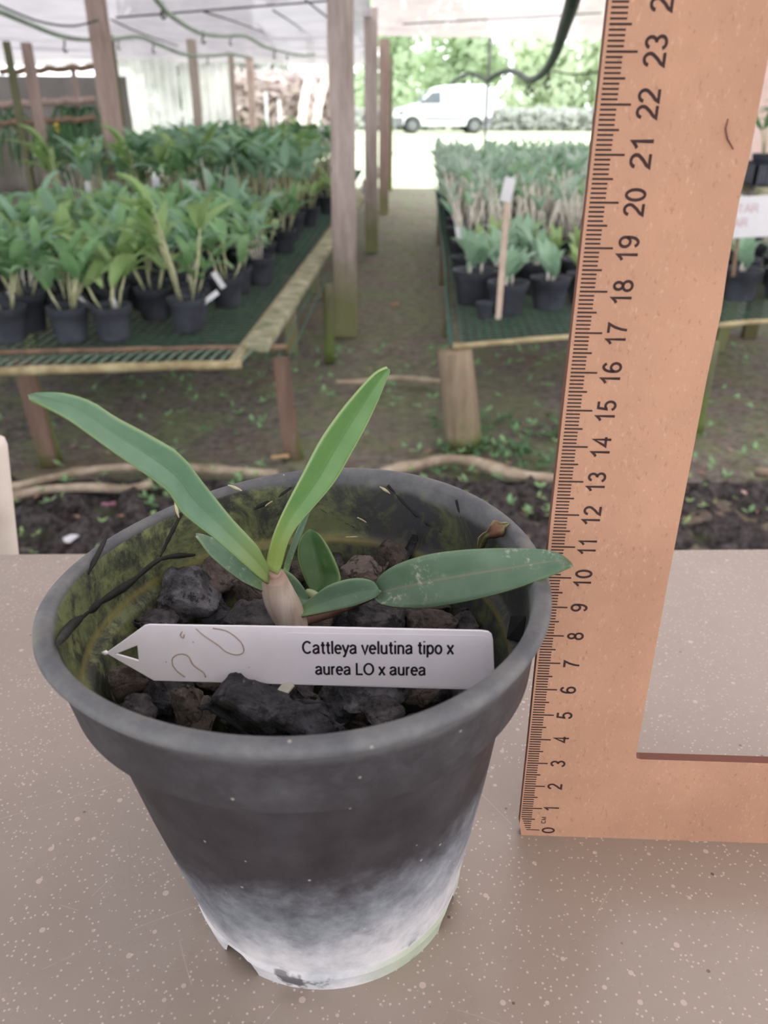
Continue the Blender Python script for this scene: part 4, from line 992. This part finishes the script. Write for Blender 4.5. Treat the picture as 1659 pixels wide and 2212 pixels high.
ST = [ # px, py, w px, h px, centre height cm, material, tilt, label
 (392,1290,158,112,8.3,'s',0.35,'large grey stone with silvery facets at the back left of the pot'),
 (462,1256,122,88,8.2,'b',0.3,'brown stone behind the large silvery grey stone'),
 (478,1322,90,52,7.9,'k',0.0,'small dark stone in the gap beside the large silvery stone'),
 (545,1288,86,84,8.1,'b',0.1,'brown stone directly left of the papery bulb'),
 (548,1338,120,62,8.3,'g',-0.1,'flat dark grey stone just above the tag, left of the bulb'),
 (328,1350,118,64,8.2,'g',-0.3,'speckled stone peeking above the pointed end of the tag'),
 (282,1470,98,98,8.3,'b',0.3,'round brown stone under the pointed end of the tag'),
 (300,1532,76,62,7.9,'g',0.2,'small grey stone in front of the round brown one, by the left rim'),
 (368,1500,112,80,7.9,'k',0.1,'black stone below the tag, left of the largest stone'),
 (415,1522,88,96,8.1,'b',-0.6,'angular brown grey stone leaning on the largest black stone'),
 (535,1528,196,128,8.6,'k',0.25,'largest black stone, peaked, in front of the tag'),
 (655,1553,140,66,8.7,'k',0.2,'long black stone right of the largest one, at the front rim'),
 (655,1500,70,60,7.9,'g',0.1,'small grey stone beside the white sliver below the tag'),
 (738,1520,76,88,8.0,'k',0.7,'upright black stone below the lettering'),
 (815,1492,176,54,8.4,'s',0.05,'wide silvery grey stone below the lettering'),
 (818,1540,118,54,8.3,'g',-0.15,'dark speckled stone at the front rim, under the wide silvery stone'),
 (910,1494,96,44,8.2,'b',-0.2,'brownish stone at the right end below the tag'),
 (816,1332,142,92,8.2,'g',0.25,'big rounded grey stone right of the bulb, above the lettering'),
 (925,1345,120,74,8.1,'b',0.1,'brown grey stone under the long leaf, above the tag'),
 (1008,1352,66,66,7.9,'g',0.4,'small dark stone at the upper right corner of the tag'),
 (930,1302,110,52,7.8,'b',0.1,'stone shaded beneath the long speckled leaf'),
 (780,1240,92,74,8.3,'l',0.3,'light pinkish grey stone behind the low folded leaf'),
 (848,1208,76,76,8.5,'b',-0.5,'brown stone leaning against the back wall'),
 (900,1185,42,66,8.9,'k',0.2,'small upright dark stone at the back wall'),
 (715,1212,84,70,8.0,'g',0.1,'grey stone behind the upright oval leaf'),
 (640,1245,62,58,8.0,'b',0.1,'small stone seen between the bulb and the oval leaf'),
 (740,1345,78,48,7.8,'k',0.0,'small dark stone under the low folded leaf'),
 (970,1270,110,60,7.6,'g',0.1,'grey stone under the middle of the long leaf'),
 (690,1340,60,44,7.8,'b',0.2,'small reddish brown stone at the foot of the bulb'),
 (590,1195,80,50,7.7,'k',0.2,'dark stone behind the bases of the two long leaves'),
]
for i, (px, py, w, h, zc, mt, rot, lab) in enumerate(ST):
    c = cmz(px, py, zc); dist = (c-CAM).dot(_f); W_ = w*dist/F; H_ = h*dist/F
    stone(c, W_*1.14, (W_+H_)/2*1.1, H_*1.25, mt, 11+i*3, rot, lab, None, 16)
RR = random.Random(5); cnt = 0
for ring, nn_ in ((4.4,15),(3.4,11),(2.1,7),(0.8,3)):
    for k in range(nn_):
        ph = 2*PI*(k + RR.random()*0.3)/nn_; s = RR.uniform(1.2,1.75); p = potpt(ring, RR.uniform(6.8,7.2), ph)
        stone(p, s/100*1.1, s/100, s/100*0.85, RR.choice('gkbg'), 500+cnt*7, 0.2, 'small dark stone in the lower layer showing through gaps between larger stones', 'lower layer of stones in the pot', 13); cnt += 1

# ------------------------------------------------------------------ orchid
def leafmat(name, top, mid, vein, spots=0.0, base=None, edge=None):
    t = NT(name); uv = t.n('ShaderNodeAttribute'); uv.attribute_name = 'leafuv'; s_ = t.sep(uv.outputs['Vector'])
    a = t.noise(120, 5, 0.6); col = t.mix(t.mr(a, 0.3, 0.7), top, mid)
    st = t.noise(60, 3, 0.6, t.map((1,30,1), co=uv.outputs['Vector'])); col = t.mix(t.mr(st, 0.45, 0.65, 0, 0.25), col, mid)
    d = t.math('ABSOLUTE', t.math('SUBTRACT', s_[1], 0.5))
    col = t.mix(t.mr(d, 0.0, 0.035, 0.65, 0.0), col, vein)
    if edge: col = t.mix(t.mr(d, 0.455, 0.49, 0, 0.8), col, edge)
    if base: col = t.mix(t.mr(s_[0], 0.02, 0.35, 0.85, 0, True), col, base)
    if spots:
        sp = t.math('MULTIPLY', t.mr(t.noise(420, 5, 0.8), 0.54, 0.64, 0, 0.8), t.mr(t.noise(70, 3), 0.46, 0.6)); col = t.mix(t.math('MULTIPLY', sp, spots), col, (206,206,192))
        bl = t.mr(t.vor(110), 0.10, 0.16, 0.55, 0); bl = t.math('MULTIPLY', bl, t.math('GREATER_THAN', t.vor(110, out='Color'), 0.62)); col = t.mix(t.math('MULTIPLY', bl, spots), col, (186,190,168))
    t.set(col, t.mr(a, 0.3, 0.7, 0.34, 0.5)); t.b.inputs['Specular IOR Level'].default_value = 0.45
    t.bump(t.noise(300, 3), 0.12, 0.0004)
    tr = t.n('ShaderNodeBsdfTranslucent'); t.l(t.mix(0.5, col, (150,190,70)), tr.inputs[0]); ms = t.n('ShaderNodeMixShader'); ms.inputs[0].default_value = 0.22
    t.l(t.b.outputs[0], ms.inputs[1]); t.l(tr.outputs[0], ms.inputs[2]); t.l(ms.outputs[0], t.out.inputs[0])
    return t.m
ORC = empty('orchid', cmy(640, 1350, 19.6), 'young orchid with a papery bulb and spreading green leaves, rooted in the stones', 'orchid')
ORC_INV = Matrix.Translation(ORC.location).inverted()
def obleaf(name, A_, B_, Ya, Yb, fold, mat, n=6, m=10, th=0.0007, lab=None, bulge=0.0):
    """A_, B_: the two edges as pixel lists base->tip; Ya, Yb: distance in cm along them; fold: midrib depth cm"""
    k = len(A_); PA = [cmy(x, y, Ya[0] + (Ya[1]-Ya[0])*i/(k-1)) for i, (x, y) in enumerate(A_)]
    k = len(B_); PB_ = [cmy(x, y, Yb[0] + (Yb[1]-Yb[0])*i/(k-1)) for i, (x, y) in enumerate(B_)]
    def resample(P, cnt):
        Q = [Vector(q) for q in catmull(P, 8)]; L = [0]
        for a, b in zip(Q, Q[1:]): L.append(L[-1] + (b-a).length)
        out = []; j = 0
        for i in range(cnt):
            s = L[-1]*i/(cnt-1)
            while j < len(L)-2 and L[j+1] < s: j += 1
            f_ = (s-L[j])/max(1e-9, L[j+1]-L[j]); out.append(Q[j].lerp(Q[j+1], f_))
        return out
    N_ = 44; ra = resample(PA, N_); rb = resample(PB_, N_); vs = []; uvs = []
    for i in range(N_):
        wdt = (ra[i]-rb[i]).length; mid = (ra[i]+rb[i])/2; away = (mid-CAM).normalized()
        for j in range(m+1):
            v = j/m; p = ra[i].lerp(rb[i], v); s = 1 - abs(2*v-1)
            p = p + away*(fold/100*min(1, wdt/0.012))*s**1.0 - away*bulge/100*math.sin(PI*v*2 if v < 0.5 else PI*(2*v-1))*0.3
            vs.append(p); uvs.append((i/(N_-1), v, 0))
    fs = [(i*(m+1)+j, i*(m+1)+j+1, (i+1)*(m+1)+j+1, (i+1)*(m+1)+j) for i in range(N_-1) for j in range(m)]
    o = mk(name, vs, fs, mat, ORC); o.matrix_parent_inverse = ORC_INV
    at = o.data.attributes.new('leafuv', 'FLOAT_VECTOR', 'POINT'); at.data.foreach_set('vector', [c for u in uvs for c in u])
    md = o.modifiers.new('t', 'SOLIDIFY'); md.thickness = th; md.offset = -1
    if lab: o['label'] = lab
    return o
LM1 = leafmat('young_leaf', (116,148,122), (98,132,104), (78,114,82), 0.0, (142,162,92), (140,166,110))
LM1b = leafmat('upright_young_leaf', (108,146,84), (92,132,76), (78,118,66), 0.0, (150,168,84), (168,192,128))
LM2 = leafmat('old_leaf', (112,138,114), (92,120,96), (152,136,114), 0.95, None, (124,148,112))
LM3 = leafmat('oval_leaf', (74,112,58), (60,96,50), (56,88,48), 0.1, None, (134,162,100))
LM4 = leafmat('lower_leaf', (112,142,116), (98,128,104), (84,114,90), 0.6, (116,148,92), (140,164,122))
# big leaf sweeping up to the left
obleaf('leaf', [(580,1226),(568,1200),(553,1175),(500,1118),(455,1062),(434,1036),(410,1003),(385,978),(365,963),(310,932),(250,900),(200,868),(150,851),(110,847),(80,851),(62,859)],
       [(576,1262),(560,1250),(520,1214),(463,1164),(425,1135),(391,1106),(362,1063),(325,1033),(289,1008),(245,978),(202,947),(150,910),(110,888),(85,876),(68,868),(62,862)],
       (19.0,17.0), (18.8,16.6), 0.28, LM1, lab='long green strap leaf arching up to the left')
# upright leaf
obleaf('leaf', [(578,1228),(577,1215),(587,1171),(602,1130),(622,1088),(655,1025),(689,960),(722,910),(760,862),(806,812),(830,798),(838,796)],
       [(600,1240),(606,1228),(622,1171),(645,1132),(676,1097),(722,1042),(761,975),(792,918),(818,862),(838,815),(843,803),(842,797)],
       (19.0,20.0), (19.0,20.2), 0.22, LM1b, lab='fresh green strap leaf standing upright')
# lower left leaf
obleaf('leaf', [(583,1268),(575,1240),(545,1215),(505,1185),(470,1165),(440,1158),(423,1157)],
       [(577,1282),(571,1280),(545,1268),(519,1254),(484,1228),(452,1199),(432,1172),(422,1159)],
       (19.3,19.6), (19.1,19.2), 0.2, LM4, lab='lower left leaf with yellowish tip')
# narrow leaf behind
obleaf('leaf', [(614,1236),(613,1225),(622,1195),(640,1150),(660,1112),(672,1095)], [(622,1237),(626,1225),(637,1190),(652,1155),(663,1125),(673,1097)], (20.8,21.4), (20.8,21.4), 0.1, LM4, lab='narrow leaf standing behind the upright leaf')
# oval leaf
obleaf('leaf', [(678,1284),(668,1270),(656,1245),(646,1215),(644,1190),(650,1165),(660,1150),(668,1143)], [(684,1285),(705,1275),(733,1255),(733,1240),(724,1215),(712,1190),(697,1165),(684,1150),(672,1143)], (20.6,21.8), (20.4,21.8), 0.25, LM3, lab='short dark green oval leaf standing upright')
# stubby leaf behind the bulb
obleaf('leaf', [(604,1229),(622,1236),(642,1253),(660,1276),(669,1294),(668,1302)], [(610,1290),(620,1305),(634,1310),(650,1310),(662,1307),(668,1303)], (20.4,20.2), (20.0,20.0), 0.15, LM4, lab='stubby leaf just right of the bulb')
# low folded leaf
obleaf('leaf', [(637,1328),(655,1305),(681,1284),(705,1268),(727,1259),(755,1252),(785,1251),(808,1257),(818,1270)], [(637,1329),(669,1327),(712,1320),(756,1311),(780,1303),(802,1294),(815,1285),(820,1275)], (19.6,19.4), (19.2,19.1), 0.18, LM4, lab='low folded leaf lying over the stones')
# long speckled leaf over the rim
obleaf('leaf', [(812,1276),(813,1254),(839,1229),(880,1211),(935,1197),(1010,1188),(1094,1184),(1140,1185),(1178,1187),(1206,1194),(1225,1206),(1236,1217)],
       [(812,1284),(817,1299),(839,1308),(890,1313),(935,1311),(1000,1300),(1062,1286),(1112,1271),(1158,1254),(1195,1238),(1220,1226),(1236,1218)],
       (19.9,17.2), (19.3,16.7), 0.16, LM2, lab='long old speckled leaf reaching over the pot rim')
# bulb
t = NT('papery_bulb'); uvz = t.sep()[2]
stx = t.noise(30, 4, 0.6, t.map((9,9,1.0))); col = t.mix(t.mr(stx, 0.35, 0.65), (208,196,182), (172,154,138)); 
col = t.mix(t.mr(uvz, 0.013, 0.021, 0, 0.8, True), col, (150,116,98)); t.set(col, 0.6); t.bump(stx, 0.5, 0.0008); M_bulb = t.m
P = [cmy(x, y, Yc) for x, y, Yc in ((640,1385,19.3),(634,1352,19.4),(620,1322,19.4),(606,1295,19.35),(597,1270,19.3),(594,1250,19.2),(593,1236,19.1))]
mb = MB(); Q = [Vector(q)-ORC.location for q in catmull(P, 4)]; n = len(Q)
def br(tt): return 0.0022 + 0.0026*math.sin(PI*min(1, 0.15+tt*0.85))
mb.tube(Q, [br(i/(n-1))*(1.0 if i < n-3 else 0.75) for i in range(n)], 20); mb.build('pseudobulb', M_bulb, ORC)['label'] = 'papery beige bulb with brown top'
mb = MB(); P = [cmy(x, y, Yc)-ORC.location for x, y, Yc in ((640,1352,19.6),(672,1338,19.8),(705,1330,19.9),(735,1318,19.9),(770,1305,19.9),(812,1286,19.7))]
mb.tube([Vector(q) for q in catmull(P, 4)], [0.0016 - 0.00003*k for k in range(21)], 10, squash=0.7); mb.build('rhizome', simple('brown_rhizome', (122,88,76), (92,66,58), 200, 0.7), ORC)['label'] = 'reddish brown creeping stem'
mb = MB(); P = [cmy(x, y, Yc)-ORC.location for x, y, Yc in ((690,1295,20.2),(680,1288,20.3),(668,1280,20.4),(660,1276,20.4))]
mb.tube([Vector(q) for q in catmull(P, 3)], [0.0012,0.0014,0.0015,0.0015,0.0015,0.0014,0.0012,0.001,0.0008,0.0004], 8); mb.build('shoot', simple('pale_shoot', (156,170,128), (136,150,110), 200, 0.5), ORC)['label'] = 'small pale green shoot'
# pale sliver between stones below the tag
mb = MB(); a = cmz(606, 1500, 8.7); b = cmz(628, 1474, 8.9); mb.beam(a, b, 0.0034, 0.0008); o = bevel(mb.build('plant_stub', simple('pale_stub', (188,188,176), (168,166,150), 200, 0.6), smooth=False), 0.0003)
tag(o, 'pale cut stub between stones just below the tag', 'stub')

# ------------------------------------------------------------------ name tag
TA = cmz(330, 1471, 8.75); TB = cmz(1060, 1489, 9.0); TC = cmz(316, 1350, 10.25)
TU = (TB-TA).normalized(); TNn = TU.cross(TC-TA).normalized(); TV = TNn.cross(TU).normalized()
if TNn.dot(CAM-TA) < 0: TNn = -TNn
def tuv(px, py):
    r = ray(px, py); s = (TA-CAM).dot(TNn)/r.dot(TNn); p = CAM + r*s - TA; return (p.dot(TU), p.dot(TV))
def txyz(u, v, w=0.0): return TU*u + TV*v + TNn*w
TAGR = empty('plant_label', TA, 'white pointed plastic plant label lettered Cattleya velutina, lying across the stones', 'plant label')
out_px = [(228,1411),(262,1387),(312,1351),(322,1349),(700,1355),(1040,1362),(1054,1364),(1062,1370),(1065,1382),(1070,1491),(965,1489),(650,1480),(332,1471),(280,1441),(245,1421)]
hole_px = [(251,1413),(296,1395),(299,1427)]
def triplate(out, hole, w0, w1):
    bm = bmesh.new(); ev = []
    loops = []
    for lp in ([out] + ([hole] if hole else [])):
        vv = [bm.verts.new(txyz(u, v, w1)) for u, v in lp]; es = [bm.edges.new((vv[i], vv[(i+1) % len(vv)])) for i in range(len(vv))]; ev += es; loops.append(vv)
    r_ = bmesh.ops.triangle_fill(bm, use_beauty=True, use_dissolve=False, edges=ev, normal=TNn)
    fcs = [f for f in r_['geom'] if isinstance(f, bmesh.types.BMFace)]
    ex = bmesh.ops.extrude_face_region(bm, geom=fcs); bmesh.ops.translate(bm, vec=TNn*(w0-w1), verts=[v for v in ex['geom'] if isinstance(v, bmesh.types.BMVert)])
    bmesh.ops.recalc_face_normals(bm, faces=bm.faces)
    me = bpy.data.meshes.new('m'); bm.to_mesh(me); bm.free(); return me
me = triplate([tuv(*q) for q in out_px], [tuv(*q) for q in hole_px], -0.0007, 0.0)
t = NT('label_plastic'); t.set(t.mix(t.mr(t.noise(60, 5), 0.4, 0.7), (230,227,232), (222,218,224)), 0.45); dsp = t.math('LESS_THAN', t.vor(160), 0.05); t.set(t.mix(t.math('MULTIPLY', dsp, 0.5), t.mix(t.mr(t.noise(60, 5), 0.4, 0.7), (230,227,232), (222,218,224)), (120,104,92))); M_lab = t.m
me.materials.append(M_lab); o = bpy.data.objects.new('tag_blade', me); COL.objects.link(o); o.parent = TAGR; bevel(o, 0.0002)
st_px = [(616,1371),(622,1367),(1046,1373),(1055,1378),(1058,1486),(636,1478),(624,1470)]
me = triplate([tuv(*q) for q in st_px], None, 0.0, 0.00008); me.materials.append(simple('sticker_paper', (228,226,232), (222,220,226), 60, 0.4)); o = bpy.data.objects.new('paper_sticker', me); COL.objects.link(o); o.parent = TAGR
M_ink = simple('black_ink', (30,30,36), (24,24,30), 100, 0.5)
mb = MB()
for s, lx, rx_, by_l, by_r, capy in (('Cattleya velutina tipo x', 653, 981, 1412, 1413, 1384), ('aurea LO x aurea', 681, 920, 1457, 1459, 1431)):
    v, f, (x0, x1, y0, y1) = textmesh(s, 0.022, 1.0); a0, a1, c0, c1 = 0, 1, 0.0, 1.0
    cap = c1 - c0; P0 = tuv(lx, by_l); P1 = tuv(rx_, by_r); Pc = tuv(lx, capy); du = (P1[0]-P0[0])/(x1-x0); hs = math.hypot(Pc[0]-P0[0], Pc[1]-P0[1])/cap; sl_ = (P1[1]-P0[1])/(P1[0]-P0[0])
    mb.add([txyz(P0[0] + (q[0]-x0)*du, P0[1] + (q[0]-x0)*du*sl_ + (q[1]-c0)*hs, 0.00014) for q in v], f)
mb.build('lettering', M_ink, TAGR, False)
M_stain = simple('brown_stain', (176,158,146), (156,138,124), 200, 0.7)
for pts in ([(424,1358),(440,1372),(470,1392),(490,1408),(512,1414),(526,1408),(524,1392),(510,1376),(488,1362),(460,1357)], [(374,1438),(372,1425),(380,1415),(395,1412),(408,1418),(418,1436),(440,1452),(444,1462)], [(374,1438),(384,1450),(400,1462)], [(394,1364),(390,1372),(396,1378),(398,1370)]):
    mb = MB(); Q = [txyz(*tuv(*q), 0.00006) for q in pts]; mb.tube([Vector(q) for q in catmull(Q, 4)], 0.00016, 5, squash=1.0); mb.build('stain_line', M_stain, TAGR)
mb = MB(); c = txyz(*tuv(228,1410), 0.0); mb.tube([c - TU*0.001, c, c + TU*0.0006], [0.0002,0.0007,0.0004], 8); mb.build('tip_burr', M_lab, TAGR)

# ------------------------------------------------------------------ L shaped ruler
RA = PZ(1130, 1804, TZ); RBp = PZ(1640, 1821, TZ); RU = (RBp-RA).normalized(); RV = Vector((0,0,1)); RNn = RU.cross(RV).normalized()
if RNn.dot(CAM-RA) < 0: RNn = -RNn
RUL = empty('ruler', RA, 'L shaped brown fibreboard ruler with burnt centimetre marks, standing upright on the table', 'ruler')
def rp(u, s, w=0.0): return (RU*u + RV*s + RNn*w)/100      # local to RUL
x0, x1, xe = -0.17, 3.24, 13.0
outl = [(x0+0.10,0.0),(xe,0.0),(xe,3.50),(x1+0.16,3.52),(x1+0.04,3.56),(x1,3.70)]
outl += [(x1-0.03, 10.0), (x1-0.02,16.0), (x1+0.02,17.6), (x1-0.03,18.6),(x1-0.05,20.2),(x1-0.01,20.8),(x1-0.02,30.2),(x0-0.02,30.2),(x0-0.03,22),(x0-0.05,12),(x0,4.0),(x0+0.01,0.5)]
n = len(outl); bm = bmesh.new(); fr = [bm.verts.new(rp(u, s, 0)) for u, s in outl]; bk = [bm.verts.new(rp(u, s, -0.3)) for u, s in outl]
bm.faces.new(fr); bm.faces.new(bk[::-1])
for i in range(n): bm.faces.new((fr[i], bk[i], bk[(i+1)%n], fr[(i+1)%n]))
bmesh.ops.recalc_face_normals(bm, faces=bm.faces); bmesh.ops.triangulate(bm, faces=[f for f in bm.faces if len(f.verts) > 4])
me = bpy.data.meshes.new('ruler_board'); bm.to_mesh(me); bm.free()
t = NT('fibreboard'); a = t.noise(26, 5, 0.6); col = t.mix(t.mr(a, 0.35, 0.65), (184,142,116), (170,130,106))
co1 = t.map((1,1,0.5), (0,0.9,0)); b = t.noise(900, 3, 0.7, co1); col = t.mix(t.mr(b, 0.58, 0.74, 0, 0.55), col, (200,168,142))
co2 = t.map((1,1,0.5), (0,-0.5,0), (3,3,3)); c = t.noise(800, 3, 0.7, co2); col = t.mix(t.mr(c, 0.60, 0.72, 0, 0.5), col, (138,94,74))
ed = t.n('ShaderNodeNewGeometry'); 
nf = t.n('ShaderNodeVectorMath', operation='DOT_PRODUCT'); t.l(ed.outputs['True Normal'], nf.inputs[0]); nf.inputs[1].default_value = tuple(RNn)
col = t.mix(t.mr(nf.outputs['Value'], 0.5, 0.7, 0.9, 0.0), col, (104,62,52))   # laser-burnt cut edges
t.set(col, 0.75); t.b.inputs['Specular IOR Level'].default_value = 0.25; t.bump(b, 0.15, 0.0005)
me.materials.append(t.m); o = bpy.data.objects.new('ruler_board', me); COL.objects.link(o); o.parent = RUL
M_burn = simple('burnt_ink', (62,44,42), (48,34,34), 300, 0.8)
mb = MB(); S0 = 0.27
def rrect(u0, s0, u1, s1): mb.add([rp(u0,s0,0.006), rp(u1,s0,0.006), rp(u1,s1,0.006), rp(u0,s1,0.006)], [(0,1,2,3)])
for k in range(0, 300):
    s = S0 + k*0.0986; u1 = 0.52 if k % 10 == 0 else (0.33 if k % 5 == 0 else 0.22)
    th = 0.026 if k % 5 == 0 else 0.023
    us = -0.13 if k > 6 else -0.13 + (6-k)*0.035
    if k == 0: th = 0.02
    rrect(us, s-th, u1, s+th*0.8)
mb.build('scale_ticks', M_burn, RUL, False)
mb = MB()
def rtext2(s, u_left, capw, s_c, total, bold=0.018):
    v, f, (x0_, x1_, y0_, y1_) = textmesh(s, bold, 1.08); kh = capw/(y1_-y0_); kw = total/(x1_-x0_)
    # rotated a quarter turn anticlockwise: reading direction is up, tops of the letters point left
    mb.add([rp(u_left + capw - (q[1]-y0_)*kh, s_c + (q[0]-(x0_+x1_)/2)*kw, 0.007) for q in v], f)
for k in range(0, 30):
    st_ = str(k); wd = 0.27 if k < 10 else 0.62
    if st_ == '1': wd = 0.15
    if 10 <= k < 20: wd = 0.56
    if st_ == '11': wd = 0.44
    rtext2(st_, 0.60 + 0.002*k, 0.47 if k else 0.43, S0 + k*0.986, wd)
rtext2('CM', 0.545, 0.15, S0+0.46, 0.30, 0.03)
mb.build('scale_numbers', M_burn, RUL, False)
mb = MB(); mb.tube([rp(u, s, 0.004) for u, s in ((2.62,21.7),(2.60,21.5),(2.68,21.3),(2.85,21.1))], [0.0003,0.0006,0.0006,0.0003], 6, squash=0.3); mb.build('pencil_mark', simple('grey_mark', (132,96,88), (120,86,78), 100, 0.8), RUL)
